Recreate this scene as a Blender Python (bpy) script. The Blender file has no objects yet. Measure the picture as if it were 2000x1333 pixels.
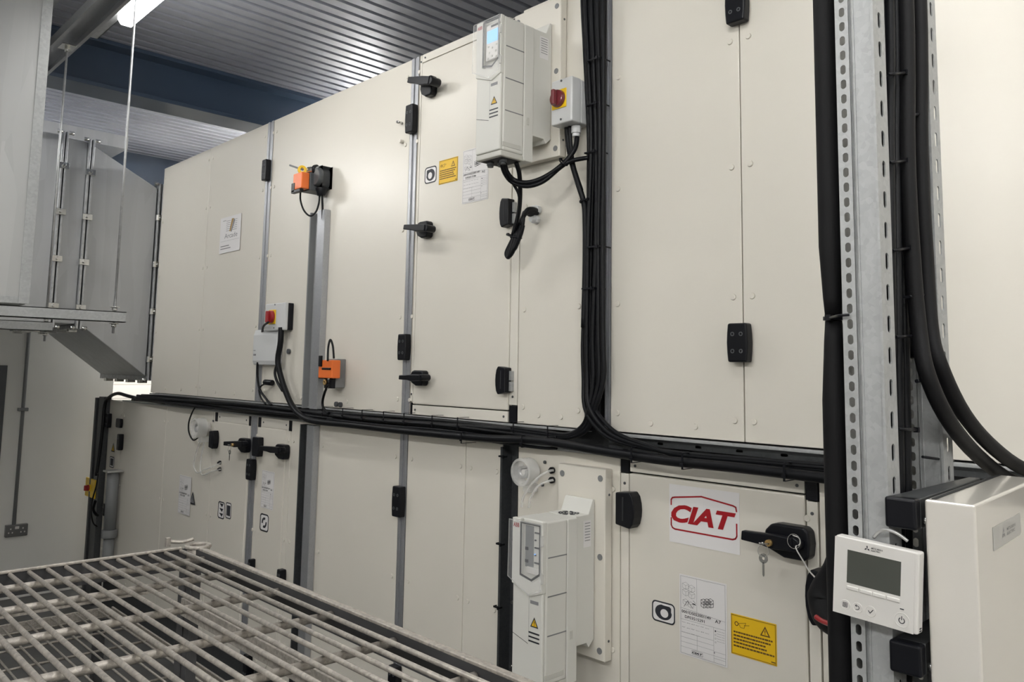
import bpy, bmesh, math, random
from mathutils import Vector, Matrix
random.seed(7)
PI = math.pi
H = 1.75                      # eye height of the camera above the floor
YF = 2.05                     # plane of the machine fronts
CAM = Vector((0, 0, H))
FPX, CX, CY = 1578.76, 1000.0, 556.07
YAW, PITCH, ROLL = -0.80967128, 0.10601273, 0.01677803
def cam_axes():
    cy, sy, cp, sp, cr, sr = math.cos(YAW), math.sin(YAW), math.cos(PITCH), math.sin(PITCH), math.cos(ROLL), math.sin(ROLL)
    f = Vector((sy*cp, cy*cp, sp)); r = Vector((cy, -sy, 0)); u = r.cross(f)
    return cr*r + sr*u, -sr*r + cr*u, f
AR, AU, AF = cam_axes()
def ray(x, y): return AR*((x-CX)/FPX) - AU*((y-CY)/FPX) + AF
def at(x, y, off=0.0):        # point of the wall of machines (or of a plane off metres in front of it)
    d = ray(x, y); return CAM + d*((YF-off)/d.y)
def atY(x, y, Y): d = ray(x, y); return CAM + d*(Y/d.y)
def atX(x, y, X): d = ray(x, y); return CAM + d*(X/d.x)
def atZ(x, y, z): d = ray(x, y); return CAM + d*((z-H)/d.z)
scene = bpy.context.scene
col = scene.collection

# ---------------------------------------------------------------- materials
def newmat(name):
    m = bpy.data.materials.new(name); m.use_nodes = True
    nt = m.node_tree; b = nt.nodes['Principled BSDF']; return m, nt, b
def setin(b, **kw):
    for k, v in kw.items():
        k = k.replace('_', ' ')
        if k in b.inputs: b.inputs[k].default_value = v
def paint(name, c, rough=.4, metal=0., var=.04, scale=3., bump=0., bscale=200., spec=.5, coat=0.):
    m, nt, b = newmat(name); n = nt.nodes; l = nt.links
    tc = n.new('ShaderNodeTexCoord'); no = n.new('ShaderNodeTexNoise'); no.inputs['Scale'].default_value = scale; no.inputs['Detail'].default_value = 4
    l.new(tc.outputs['Object'], no.inputs['Vector'])
    r = n.new('ShaderNodeValToRGB'); r.color_ramp.elements[0].position = .3; r.color_ramp.elements[1].position = .7
    r.color_ramp.elements[0].color = tuple(x*(1-var) for x in c)+(1,); r.color_ramp.elements[1].color = tuple(min(1, x*(1+var)) for x in c)+(1,)
    l.new(no.outputs['Fac'], r.inputs['Fac']); l.new(r.outputs['Color'], b.inputs['Base Color'])
    setin(b, Roughness=rough, Metallic=metal, Specular_IOR_Level=spec, Coat_Weight=coat)
    if bump:
        n2 = n.new('ShaderNodeTexNoise'); n2.inputs['Scale'].default_value = bscale; l.new(tc.outputs['Object'], n2.inputs['Vector'])
        bp = n.new('ShaderNodeBump'); bp.inputs['Strength'].default_value = bump; bp.inputs['Distance'].default_value = .002
        l.new(n2.outputs['Fac'], bp.inputs['Height']); l.new(bp.outputs['Normal'], b.inputs['Normal'])
    return m
def galv(name, c, rough=.4, metal=.75, scale=14., amt=.14, streak=False):
    m, nt, b = newmat(name); n = nt.nodes; l = nt.links
    tc = n.new('ShaderNodeTexCoord'); vo = n.new('ShaderNodeTexVoronoi'); vo.inputs['Scale'].default_value = scale*4
    no = n.new('ShaderNodeTexNoise'); no.inputs['Scale'].default_value = scale; no.inputs['Detail'].default_value = 6
    mp = n.new('ShaderNodeMapping'); mp.inputs['Scale'].default_value = (1, 1, .12 if streak else 1)
    l.new(tc.outputs['Object'], mp.inputs['Vector']); l.new(mp.outputs['Vector'], vo.inputs['Vector']); l.new(mp.outputs['Vector'], no.inputs['Vector'])
    mx = n.new('ShaderNodeMix'); mx.data_type = 'FLOAT'; mx.inputs[0].default_value = .65
    sp = n.new('ShaderNodeSeparateColor'); l.new(vo.outputs['Color'], sp.inputs['Color'])
    l.new(sp.outputs[0], mx.inputs[2]); l.new(no.outputs['Fac'], mx.inputs[3])
    r = n.new('ShaderNodeValToRGB'); r.color_ramp.elements[0].position = .25; r.color_ramp.elements[1].position = .75
    r.color_ramp.elements[0].color = tuple(x*(1-amt) for x in c)+(1,); r.color_ramp.elements[1].color = tuple(min(1, x*(1+amt)) for x in c)+(1,)
    l.new(mx.outputs[0], r.inputs['Fac']); l.new(r.outputs['Color'], b.inputs['Base Color'])
    mr = n.new('ShaderNodeMapRange'); mr.inputs['To Min'].default_value = rough-.08; mr.inputs['To Max'].default_value = rough+.1
    l.new(no.outputs['Fac'], mr.inputs['Value']); l.new(mr.outputs['Result'], b.inputs['Roughness'])
    setin(b, Metallic=metal)
    return m
def emit(name, c, s):
    m, nt, b = newmat(name); setin(b, Base_Color=(*c, 1), Emission_Color=(*c, 1), Emission_Strength=s); return m
def clear(name, c=(.95, .96, .97), alpha=.22, rough=.06):
    m, nt, b = newmat(name); setin(b, Base_Color=(*c, 1), Roughness=rough, Alpha=alpha, Specular_IOR_Level=.12); return m
M = dict(
 cream=paint('cream_enamel', (.70, .668, .595), .33, var=.012, scale=1.2, bump=.04, bscale=60),
 cream2=paint('cream_enamel_door', (.70, .668, .595), .36, var=.012, scale=1.5, bump=.04, bscale=60),
 trimw=paint('white_trim_enamel', (.72, .69, .62), .35, var=.01),
 plastic=paint('light_grey_drive_plastic', (.66, .655, .61), .5, var=.01, bump=.05, bscale=900),
 plastic2=paint('grey_drive_plastic', (.55, .545, .50), .5, var=.01),
 white=paint('white_plastic', (.64, .625, .595), .38, var=.008),
 glosswhite=paint('glossy_white_plastic', (.62, .595, .545), .16, var=.008, coat=.3),
 boxgrey=paint('light_grey_box_plastic', (.60, .61, .61), .45, var=.01),
 label=paint('label_paper', (.76, .745, .74), .42, var=.01),
 silverl=paint('silver_label', (.52, .52, .51), .3, metal=.5, var=.03),
 black=paint('black_plastic', (.005, .0055, .008), .36, var=.1, spec=.25),
 blackm=paint('black_matt_rubber', (.008, .008, .009), .6, spec=.2, var=.15, scale=8, bump=.1, bscale=300),
 cable=paint('black_cable_sheath', (.005, .0055, .007), .42, var=.12, scale=20, spec=.2),
 ink=paint('dark_ink', (.02, .022, .03), .5, var=.05),
 inkg=paint('grey_ink', (.22, .22, .23), .5, var=.05),
 inkb=paint('brown_ink', (.12, .06, .015), .5, var=.05),
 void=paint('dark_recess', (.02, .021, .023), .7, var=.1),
 dgrey=paint('dark_grey_plastic', (.075, .08, .085), .45, var=.05),
 mgrey=paint('mid_grey_plastic', (.20, .205, .21), .45, var=.05),
 red=paint('red_plastic', (.33, .015, .02), .3, var=.03, coat=.3),
 dred=paint('dark_red_plastic', (.16, .018, .025), .28, var=.03, coat=.3),
 redink=paint('red_ink', (.36, .005, .012), .4, var=.02),
 yellow=paint('yellow_plastic', (.80, .52, .01), .4, var=.02),
 ysign=paint('yellow_sign', (.80, .50, .012), .4, var=.02),
 orange=paint('orange_plastic', (.80, .17, .03), .4, var=.03),
 brass=paint('brass', (.60, .40, .16), .3, metal=.8, var=.1),
 chrome=paint('chrome', (.62, .62, .60), .2, metal=.95, var=.05),
 galv=galv('galvanised_steel', (.48, .49, .50), .42),
 galvduct=galv('galvanised_duct_sheet', (.41, .415, .41), .42, .5, 5, .10, True),
 galvduct2=galv('galvanised_duct_sheet_far', (.48, .49, .50), .42, .5, 5, .07, True),
 strut=galv('galvanised_strut', (.38, .39, .39), .52, .35, 30, .1),
 rail=galv('anodised_rail', (.42, .43, .45), .38, .7, 40, .05),
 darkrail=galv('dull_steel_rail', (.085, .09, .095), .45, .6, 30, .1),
 wire=galv('worn_zinc_wire', (.40, .37, .33), .48, .6, 60, .25),
 shelfdark=paint('dark_shelf_steel', (.05, .05, .052), .5, metal=.3, var=.2, scale=15),
 deck=galv('ceiling_deck_sheet', (.45, .47, .53), .42, .35, 3, .05),
 beam=paint('navy_painted_beam', (.052, .080, .130), .3, var=.06, spec=.6),
 wall=paint('grey_wall_panel', (.74, .735, .70), .5, var=.02, scale=.8),
 floor=paint('grey_screed_floor', (.10, .10, .097), .6, var=.2, scale=3),
 socket=paint('metal_clad_socket', (.17, .17, .17), .35, metal=.5, var=.05),
 lamp=emit('lamp_diffuser_glow', (1, .985, .95), 12.0), fill_glow=emit('fill_batten_glow', (1, .985, .95), 40.0), lamp3=emit('front_diffuser_glow', (1, .985, .95), 24.0),
 wall2=paint('white_wall_paint', (.70, .69, .66), .6, var=.02),
 screen=emit('lit_blue_display', (.20, .42, .85), .38),
 lcd=paint('dark_lcd', (.065, .07, .06), .22, var=.03),
 clear=clear('clear_cover', alpha=.08, rough=.3),
 tube=clear('clear_tube', (.85, .85, .83), .34, .15),
)
def brick():
    m, nt, b = newmat('white_blockwork'); n = nt.nodes; l = nt.links
    tc = n.new('ShaderNodeTexCoord'); mp = n.new('ShaderNodeMapping'); mp.inputs['Rotation'].default_value = (PI/2, 0, PI/2)
    br = n.new('ShaderNodeTexBrick'); br.inputs['Scale'].default_value = 4; br.inputs['Color1'].default_value = (.8, .77, .72, 1); br.inputs['Color2'].default_value = (.74, .71, .66, 1); br.inputs['Mortar'].default_value = (.5, .47, .43, 1)
    br.inputs['Mortar Size'].default_value = .015
    l.new(tc.outputs['Object'], mp.inputs['Vector']); l.new(mp.outputs['Vector'], br.inputs['Vector']); l.new(br.outputs['Color'], b.inputs['Base Color']); setin(b, Roughness=.6); return m
M['brick'] = brick()

# ---------------------------------------------------------------- mesh helpers
class MB:
    def __init__(s): s.v = []; s.f = []; s.m = []; s.s = []
    def add(s, vs, fs, mi=0, smooth=False):
        o = len(s.v); s.v += [Vector(p) for p in vs]
        for f in fs: s.f.append([i+o for i in f]); s.m.append(mi); s.s.append(smooth)
        return s
    def box(s, a, b, mi=0):
        x0, x1 = sorted((a[0], b[0])); y0, y1 = sorted((a[1], b[1])); z0, z1 = sorted((a[2], b[2]))
        vs = [(x0,y0,z0),(x1,y0,z0),(x1,y1,z0),(x0,y1,z0),(x0,y0,z1),(x1,y0,z1),(x1,y1,z1),(x0,y1,z1)]
        return s.add(vs, [(0,3,2,1),(4,5,6,7),(0,1,5,4),(1,2,6,5),(2,3,7,6),(3,0,4,7)], mi)
    def prism(s, pts, d, mi=0, smooth=False):     # closed outline pts, extruded by the vector d
        n = len(pts); d = Vector(d); P = [Vector(p) for p in pts]
        nrm = Vector((0,0,0))
        for i in range(n): nrm += (P[i]-P[0]).cross(P[(i+1) % n]-P[0])
        if nrm.dot(d) > 0: P.reverse()
        s.add(P + [p+d for p in P], [], mi)
        o = len(s.v)-2*n
        s.f.append([o+i for i in range(n)]); s.m.append(mi); s.s.append(False)
        s.f.append([o+n+i for i in reversed(range(n))]); s.m.append(mi); s.s.append(False)
        for i in range(n):
            j = (i+1) % n; s.f.append([o+j, o+i, o+n+i, o+n+j]); s.m.append(mi); s.s.append(smooth)
        return s
    def cyl(s, p, q, r, seg=16, mi=0, r2=None):
        p = Vector(p); q = Vector(q); d = (q-p).normalized(); r2 = r if r2 is None else r2
        u = d.orthogonal().normalized(); w = d.cross(u)
        vs = [p + (u*math.cos(2*PI*i/seg)+w*math.sin(2*PI*i/seg))*r for i in range(seg)] + [q + (u*math.cos(2*PI*i/seg)+w*math.sin(2*PI*i/seg))*r2 for i in range(seg)]
        o = len(s.v); s.v += vs
        for i in range(seg):
            j = (i+1) % seg; s.f.append([o+i, o+j, o+seg+j, o+seg+i]); s.m.append(mi); s.s.append(True)
        s.f.append([o+i for i in reversed(range(seg))]); s.m.append(mi); s.s.append(False)
        s.f.append([o+seg+i for i in range(seg)]); s.m.append(mi); s.s.append(False)
        return s
    def ring(s, c, axis, ri, ro, h, seg=28, mi=0, t0=0, t1=2*PI):
        c = Vector(c); a = Vector(axis).normalized(); u = a.orthogonal().normalized(); w = a.cross(u); full = abs(t1-t0-2*PI) < 1e-6
        n = seg if full else seg+1; o = len(s.v)
        for i in range(n):
            t = t0+(t1-t0)*i/seg; d = u*math.cos(t)+w*math.sin(t)
            s.v += [c+d*ri, c+d*ro, c+d*ro+a*h, c+d*ri+a*h]
        for i in range(seg):
            A = o+4*i; B = o+4*((i+1) % n)
            for k in range(4):
                k2 = (k+1) % 4; s.f.append([A+k, B+k, B+k2, A+k2]); s.m.append(mi); s.s.append(k in (1, 3))
        if not full:
            s.f.append([o+3,o+2,o+1,o]); s.m.append(mi); s.s.append(False)
            e = o+4*(n-1); s.f.append([e,e+1,e+2,e+3]); s.m.append(mi); s.s.append(False)
        return s
    def tube(s, pts, r, seg=10, mi=0, sub=5, caps=True, rad=None):
        P = [Vector(p) for p in pts]
        if len(P) > 2 and sub > 1:
            Q = []; R = []
            for i in range(len(P)-1):
                p0 = P[max(i-1, 0)]; p1 = P[i]; p2 = P[i+1]; p3 = P[min(i+2, len(P)-1)]
                for k in range(sub):
                    t = k/sub; Q.append(.5*((2*p1)+(p2-p0)*t+(2*p0-5*p1+4*p2-p3)*t*t+(3*p1-p0-3*p2+p3)*t**3))
                    if rad: R.append(rad[i]*(1-t)+rad[i+1]*t)
            Q.append(P[-1]); P = Q
            if rad: R.append(rad[-1])
        elif rad: R = rad
        T = [((P[min(i+1, len(P)-1)]-P[max(i-1, 0)])).normalized() for i in range(len(P))]
        u = T[0].orthogonal().normalized(); o = len(s.v)
        for i, p in enumerate(P):
            u = (u - T[i]*u.dot(T[i])); u = u.normalized() if u.length > 1e-6 else T[i].orthogonal().normalized(); w = T[i].cross(u)
            rr = R[i] if rad else r
            s.v += [p+(u*math.cos(2*PI*k/seg)+w*math.sin(2*PI*k/seg))*rr for k in range(seg)]
        for i in range(len(P)-1):
            for k in range(seg):
                j = (k+1) % seg; s.f.append([o+i*seg+k, o+i*seg+j, o+(i+1)*seg+j, o+(i+1)*seg+k]); s.m.append(mi); s.s.append(True)
        if caps:
            s.f.append([o+k for k in reversed(range(seg))]); s.m.append(mi); s.s.append(False)
            e = o+(len(P)-1)*seg; s.f.append([e+k for k in range(seg)]); s.m.append(mi); s.s.append(False)
        return s
    def sphere(s, c, r, mi=0, seg=14, rings=8, sc=(1,1,1)):
        c = Vector(c); o = len(s.v)
        for i in range(rings+1):
            t = PI*i/rings
            for k in range(seg):
                a = 2*PI*k/seg; s.v.append(c+Vector((r*sc[0]*math.sin(t)*math.cos(a), r*sc[1]*math.sin(t)*math.sin(a), r*sc[2]*math.cos(t))))
        for i in range(rings):
            for k in range(seg):
                j = (k+1) % seg; s.f.append([o+i*seg+k, o+(i+1)*seg+k, o+(i+1)*seg+j, o+i*seg+j]); s.m.append(mi); s.s.append(True)
        return s
    def perf(s, org, u, v, w, L, pitch, hw, hh, thick, phase=.5, mi=0):
        """strip of width w (along u) and length L (along v) punched with real slots hw x hh every pitch"""
        u = Vector(u); v = Vector(v); org = Vector(org); nrm = u.cross(v).normalized()
        n = int(L/pitch); N = 16
        hole = []; outer = []
        for i in range(N):
            a = 2*PI*(i+.5)/N; c, si = math.cos(a), math.sin(a)
            r = min(hw, hh)/2; ex = hw/2-r; ez = hh/2-r
            hole.append((c*r+math.copysign(ex, c), si*r+math.copysign(ez, si)))
            k = 1/max(abs(c)/(w/2), abs(si)/(pitch/2)); outer.append((c*k, si*k))
        # put the exact corners in
        ai = [math.atan2(pitch/2, w/2), PI-math.atan2(pitch/2, w/2), PI+math.atan2(pitch/2, w/2), 2*PI-math.atan2(pitch/2, w/2)]
        for t, cn in zip(ai, [(w/2, pitch/2), (-w/2, pitch/2), (-w/2, -pitch/2), (w/2, -pitch/2)]):
            k = min(range(N), key=lambda i: abs(2*PI*(i+.5)/N-t)); outer[k] = cn
        for c in range(n):
            ce = org+u*(w/2)+v*(pitch*(c+.5)); o = len(s.v)
            for dz in (0, -thick):
                s.v += [ce+u*a+v*b+nrm*dz for a, b in outer]; s.v += [ce+u*a+v*b+nrm*dz for a, b in hole]
            for i in range(N):
                j = (i+1) % N
                s.f.append([o+i, o+j, o+N+j, o+N+i]); s.f.append([o+N+i, o+N+j, o+3*N+j, o+3*N+i]); s.f.append([o+2*N+j, o+2*N+i, o+3*N+i, o+3*N+j])
                s.m += [mi]*3; s.s += [False]*3
        rest = L-n*pitch
        if rest > 1e-4:
            a = org+v*(n*pitch); s.add([a, a+u*w, a+u*w+v*rest, a+v*rest], [(0,1,2,3)], mi)
        return s
    def obj(s, name, mats, parent=None, bevel=0, seg=2, **props):
        loc = Vector(parent['_o']) if parent is not None and '_o' in parent else Vector((0,0,0))
        me = bpy.data.meshes.new(name); me.from_pydata([v-loc for v in s.v], [], s.f)
        if not isinstance(mats, (list, tuple)): mats = [mats]
        for k in mats: me.materials.append(M[k] if isinstance(k, str) else k)
        me.polygons.foreach_set('material_index', s.m); me.polygons.foreach_set('use_smooth', s.s); me.update()
        o = bpy.data.objects.new(name, me); col.objects.link(o)
        if parent is not None:
            o.parent = parent
        if bevel:
            b = o.modifiers.new('bevel', 'BEVEL'); b.width = bevel; b.segments = seg; b.limit_method = 'ANGLE'; b.angle_limit = .6
        o['_o'] = tuple(loc)
        for k, v in props.items(): o[k] = v
        return o
def thing(name, label, cat, loc=(0,0,0), group=None):
    o = bpy.data.objects.new(name, None); col.objects.link(o); o.location = loc; o.empty_display_size = .05
    o['_o'] = tuple(loc); o['label'] = label; o['category'] = cat
    if group: o['group'] = group
    return o
def tag(o, label, cat, group=None):
    o['label'] = label; o['category'] = cat
    if group: o['group'] = group
    return o
def sub(mb, name, mats, parent, bevel=0, **props):       # part of a part: parent is a mesh whose verts are relative to its own thing
    loc = Vector(parent['_o'])
    o = mb.obj(name, mats, None, bevel, **props)
    o.data.transform(Matrix.Translation(-loc)); o.parent = parent; o['_o'] = tuple(loc); return o
def copy_tree(o, d, parent=None):
    c = o.copy(); col.objects.link(c); c.parent = parent
    if parent is None: c.location = o.location + Vector(d)
    for ch in list(o.children): copy_tree(ch, d, c)
    return c
def text(mb, body, org, u, v, w=None, h=.01, mi=0, bold=0, shear=0, lift=0):
    """solid lettering added to mb; org = lower left, fitted to width w and cap height h"""
    cu = bpy.data.curves.new('t', 'FONT'); cu.body = body; cu.size = 1; cu.offset = bold; cu.shear = shear; cu.resolution_u = 3
    ob = bpy.data.objects.new('t', cu); col.objects.link(ob); bpy.context.view_layer.update()
    me = bpy.data.meshes.new_from_object(ob.evaluated_get(bpy.context.evaluated_depsgraph_get()))
    xs = [q.co.x for q in me.vertices]; ys = [q.co.y for q in me.vertices]
    if xs:
        x0, x1, y0, y1 = min(xs), max(xs), min(ys), max(ys)
        sy = h/(y1-y0); sx = (w/(x1-x0)) if w else sy
        u = Vector(u); v = Vector(v); org = Vector(org); n = u.cross(v).normalized()
        vs = [org+u*((q.co.x-x0)*sx)+v*((q.co.y-y0)*sy)+n*lift for q in me.vertices]
        mb.add(vs, [list(p.vertices) for p in me.polygons], mi)
    bpy.data.objects.remove(ob); bpy.data.curves.remove(cu); bpy.data.meshes.remove(me)
    return mb
def stroke(mb, pts, w, n=(0,-1,0), lift=.0006, closed=False, mi=0):
    n = Vector(n); P = [Vector(p)+n*lift for p in pts]; m = len(P)
    for i in range(m if closed else m-1):
        a, b = P[i], P[(i+1) % m]; d = (b-a).normalized(); s_ = d.cross(n)*(w/2); e = d*(w*.25)
        mb.add([a-e-s_, b+e-s_, b+e+s_, a-e+s_], [(0,1,2,3)], mi)
    return mb
UX, UZ, NY = Vector((1,0,0)), Vector((0,0,1)), Vector((0,-1,0))
def rrect(cx, cz, w, h, r, Y, n=5):
    out = []
    for sx, sz, a0 in ((1,1,0), (-1,1,PI/2), (-1,-1,PI), (1,-1,1.5*PI)):
        for i in range(n+1):
            a = a0+PI/2*i/n; out.append(Vector((cx+sx*(w/2-r)+r*math.cos(a), Y, cz+sz*(h/2-r)+r*math.sin(a))))
    return out

def multi(proto, name, mats, parent, spots, bevel=0, labels=None):
    """copies of one small piece (built round the origin) set at world spots as parts of parent"""
    base = Vector(parent['_o']); first = None; out = []
    for p in spots:
        if first is None:
            me_o = proto.obj(name, mats, None, bevel); first = me_o; c = me_o
        else:
            c = first.copy(); col.objects.link(c)
        c.parent = parent; c.location = Vector(p)-base; out.append(c)
    return out
# ---------------------------------------------------------------- setting
def struct(mb, name, mats, bevel=0, parent=None):
    o = mb.obj(name, mats, parent, bevel)
    if parent is None: o['kind'] = 'structure'
    return o
XW = -7.05                    # far end wall
ZD = H+1.74                   # underside of the metal deck
struct(MB().box((-9.2, -3.2, -.1), (3.4, 5.2, 0)), 'floor', 'floor')
w = MB(); dY = atX(12, 740, XW).y; dz = atX(8, 714, XW).z; bY = atX(222, 740, XW).y
w.box((XW-.12, dY, 0), (XW, bY, ZD+.3)); w.box((XW-.12, -3.2, dz), (XW, dY, ZD+.3)); w.box((XW-.12, -3.2, 0), (XW, dY-.95, dz))
struct(w, 'wall_left', 'wall')
struct(MB().box((XW-.9, bY-.6, 0), (XW-.78, 5.2, ZD+.3)).box((XW-.78, bY-.14, 0), (XW-.12, bY, ZD+.3)), 'wall_far_left', 'brick')
struct(MB().box((-9.2, 5.05, 0), (3.4, 5.2, ZD+.3)), 'wall_back', 'wall2')
struct(MB().box((-9.2, -3.2, 0), (3.4, -3.05, ZD+.3)), 'wall_front', 'wall2')
struct(MB().box((3.25, -3.05, 0), (3.4, 5.05, ZD+.3)), 'wall_right', 'wall2')
d = MB(); d.box((XW-.08, dY-.95, 0), (XW-.03, dY-.05, dz-.05))
do = struct(d, 'door_1', 'beam')
fr = MB(); fr.box((XW-.1, dY-.05, 0), (XW+.02, dY, dz)).box((XW-.1, dY-.95, dz-.05), (XW+.02, dY-.05, dz)).box((XW-.1, dY-1.0, 0), (XW+.02, dY-.95, dz))
o = fr.obj('door_frame', 'dgrey', None, .003); o.parent = do
o = MB().box((XW-.03, dY-.75, .95), (XW+.03, dY-.70, 1.1)).obj('door_handle', 'galv', None, .003); o.parent = do
# corrugated deck: ribs run away from the camera (along Y)
c = MB(); pts = []; x = -9.1; p = .085
while x < 3.4:
    pts += [(x, 0), (x+.058, 0), (x+.061, .040), (x+.080, .040)]; x += p
vs = [Vector((a, -3.15, ZD+b)) for a, b in pts] + [Vector((a, 5.15, ZD+b)) for a, b in pts]; n = len(pts)
c.add(vs, [(i, i+1, n+i+1, n+i) for i in range(n-1)])
c.box((-9.2, -3.2, ZD+.06), (3.4, 5.2, ZD+.12))
struct(c, 'ceiling', 'deck')
def beam(name, x0, x1, z0, y0=-3.1, y1=5.1):
    b = MB(); t = .022; xm = (x0+x1)/2
    b.box((x0, y0, z0), (x1, y1, z0+t)).box((xm-.012, y0, z0+t), (xm+.012, y1, ZD)).box((x0, y0, ZD-t), (x1, y1, ZD-.001))
    o = b.obj(name, 'beam', None, .002); o['kind'] = 'structure'; return o
beam('trim_1', -4.78, -4.56, H+1.47)
beam('trim_2', -.9, -.68, H+1.47)
o = MB().box((XW+.02, bY-.7, H+1.35), (XW+.14, 5.05, ZD)).obj('trim_3', 'beam', None, .003); o['kind'] = 'structure'

# lamps
def batten(label, x0, x1, y, z, w=.065, glow='lamp'):
    t = thing('ceiling_light', label, 'light', ((x0+x1)/2, y, z), 'ceiling battens')
    MB().box((x0+.02, y-.03, z+.045), (x1-.02, y+.03, z+.085)).obj('lamp_body', 'white', t, .004)
    out = [(x0, y-w/2, z+.045), (x0, y-w/2, z+.02), (x0, y-w*.3, z), (x0, y+w*.3, z), (x0, y+w/2, z+.02), (x0, y+w/2, z+.045)]
    MB().prism(out, (x1-x0, 0, 0)).obj('diffuser', glow, t)
    multi(MB().cyl((0, 0, 0), (0, 0, ZD-z-.085), .004, 8), 'hanger', 'galv', t, [(xx, y, z+.085) for xx in (x0+.2, x1-.2)])
    return t
LY = 1.15; LZ = H+1.50
batten('glowing white ceiling batten hanging between the cable tray and the machines', -3.71, -2.45, 1.13, LZ, .072)
batten('ceiling batten above the right half of the machines, in front of the wall unit', -1.15, .35, 1.0, LZ, glow='lamp3')
batten('ceiling batten over the right end of the machines', 1.5, 3.0, 1.0, LZ, glow='lamp3')
for k, (xx, lab) in enumerate(((-2.2, 'straight behind the viewer on the left'), (0, 'straight behind the viewer'), (1.7, 'at the right end'))):
    batten('added fill batten of the rear row, '+lab, xx, xx+1.5, -1.5, LZ, glow='fill_glow')  # unseen row added to raise the ambient light
batten('added fill batten hidden behind the large foreground duct', -6.4, -5.0, .40, LZ-.02, glow='fill_glow')  # unseen lamp added to light the end wall and upper left machines
batten('ceiling batten above the roof of the upper left machines', -5.7, -4.4, 2.9, H+1.46, glow='lamp3')
batten('added fill batten at the far end behind the machines', -7.75, -6.9, 2.9, H+.5, glow='fill_glow')  # unseen lamp added to brighten the patch of blockwork

# ceiling services along X
t = thing('cable_trunking', 'grey steel channel running under the dark roof beam, rods hang from it', 'trunking', (-3, .95, H+1.46))
MB().box((-6.4, .93, H+1.462), (-1.2, .935, H+1.50)).box((-6.4, 1.025, H+1.462), (-1.2, 1.03, H+1.50)).box((-6.4, .93, H+1.50), (-1.2, 1.03, H+1.505)).box((-6.4,.935,H+1.462),(-1.2,.945,H+1.466)).box((-6.4,1.015,H+1.462),(-1.2,1.025,H+1.466)).obj('channel', 'rail', t, 0)
t = thing('cable_tray', 'flat grey cable tray beside the glowing ceiling batten', 'tray', (-3, 1.08, H+1.50))
MB().box((-4.08, 1.05, H+1.545), (-1.2, 1.12, H+1.548)).box((-4.08, 1.05, H+1.545), (-1.2, 1.053, H+1.57)).box((-4.08, 1.117, H+1.545), (-1.2, 1.12, H+1.57)).obj('tray', 'galv', t)
t = thing('cable_tray', 'slotted grey cable tray near the top left of the ceiling', 'tray', (-4, .78, H+1.5))
m = MB().perf((-5.6, .90, H+1.60), (0,-1,0), (1,0,0), .15, 3.4, .11, .10, .022, .003)
m.box((-5.6, .90, H+1.60), (-2.2, .903, H+1.65)).box((-5.6, .747, H+1.60), (-2.2, .75, H+1.65)).obj('tray', 'galv', t)
multi(MB().cyl((0, 0, 0), (0, 0, ZD-H-1.603), .005, 8), 'hanger', 'galv', t, [(xx, .88, H+1.603) for xx in (-5.2, -3.6, -2.6)])

# galvanised ducts
def duct_box(name, label, x0, x1, y0, y1, z0, z1, mat, edge=.03):
    t = thing(name, label, 'duct', ((x0+x1)/2, (y0+y1)/2, z0))
    MB().box((x0, y0, z0), (x1, y1, z1)).obj('duct_sheet', mat, t, .006)
    return t
t = duct_box('ventilation_duct', 'large galvanised duct in the top left foreground resting on a strut', -4.1, -3.325, -.6, .740, H+.206, ZD-.03, 'galvduct')
MB().box((-3.3245, .715, H+.21), (-3.321, .750, ZD-.03)).box((-3.3245, -.6, H+.21), (-3.322, .715, H+.235)).obj('corner_strip', 'strut', t, .001)
def strut_rail(label, x, y0, y1, z, s=.041, mat='strut', cap=False, name='strut_channel'):
    t = thing(name, label, 'strut', (x, y1, z))
    m = MB().box((x-s/2, y0, z), (x-s/2+.003, y1, z+s)).box((x+s/2-.003, y0, z), (x+s/2, y1, z+s)).box((x-s/2, y0, z+s-.003), (x+s/2, y1, z+s)).box((x-s/2, y0, z), (x-s/2+.01, y1, z+.003)).box((x+s/2-.01, y0, z), (x+s/2, y1, z+.003)).box((x-s/2+.003, y1-.004, z+.003), (x+s/2-.003, y1-.001, z+s-.003))
    m.obj('channel', mat, t); return t
xs = -3.345
t = strut_rail('galvanised strut channel under the foreground duct, front one', xs, -.7, 1.088, H+.161)
t2 = strut_rail('galvanised strut channel behind, right end hidden below the front strut', -4.05, -.7, 1.01, H+.14)
def rod(label, x, y, z0, z1):
    t = thing('threaded_rod', label, 'rod', (x, y, z0), 'threaded hanger rods')
    m = MB().cyl((x, y, z0), (x, y, z1), .0048, 10)
    zz = z0
    m.obj('rod', 'galv', t)
    multi(MB().cyl((0, 0, 0), (0, 0, .012), .010, 6).cyl((0, 0, .0121), (0, 0, .015), .017, 14), 'nut', 'chrome', t, [(x, y, z0+.024), (x, y, z0+.088)])
    return t
rod('threaded rod at the right end of the strut, right of the flanged duct', xs, 1.05, H+.118, ZD)
p1 = atX(132, 86, -4.05)
rod('threaded rod with a nut at its top under the ceiling channel, left one', -4.05, p1.y, H+.095, H+1.475)
m = MB().box((-4.09, p1.y-.03, H+1.455), (-4.01, p1.y+.03, H+1.461)).cyl((-4.05, p1.y, H+1.435), (-4.05, p1.y, H+1.455), .012, 6)
tag(m.obj('rod_bracket', 'chrome', None, .001), 'small plate and nut clamping the left rod to the ceiling channel', 'bracket')

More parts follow.
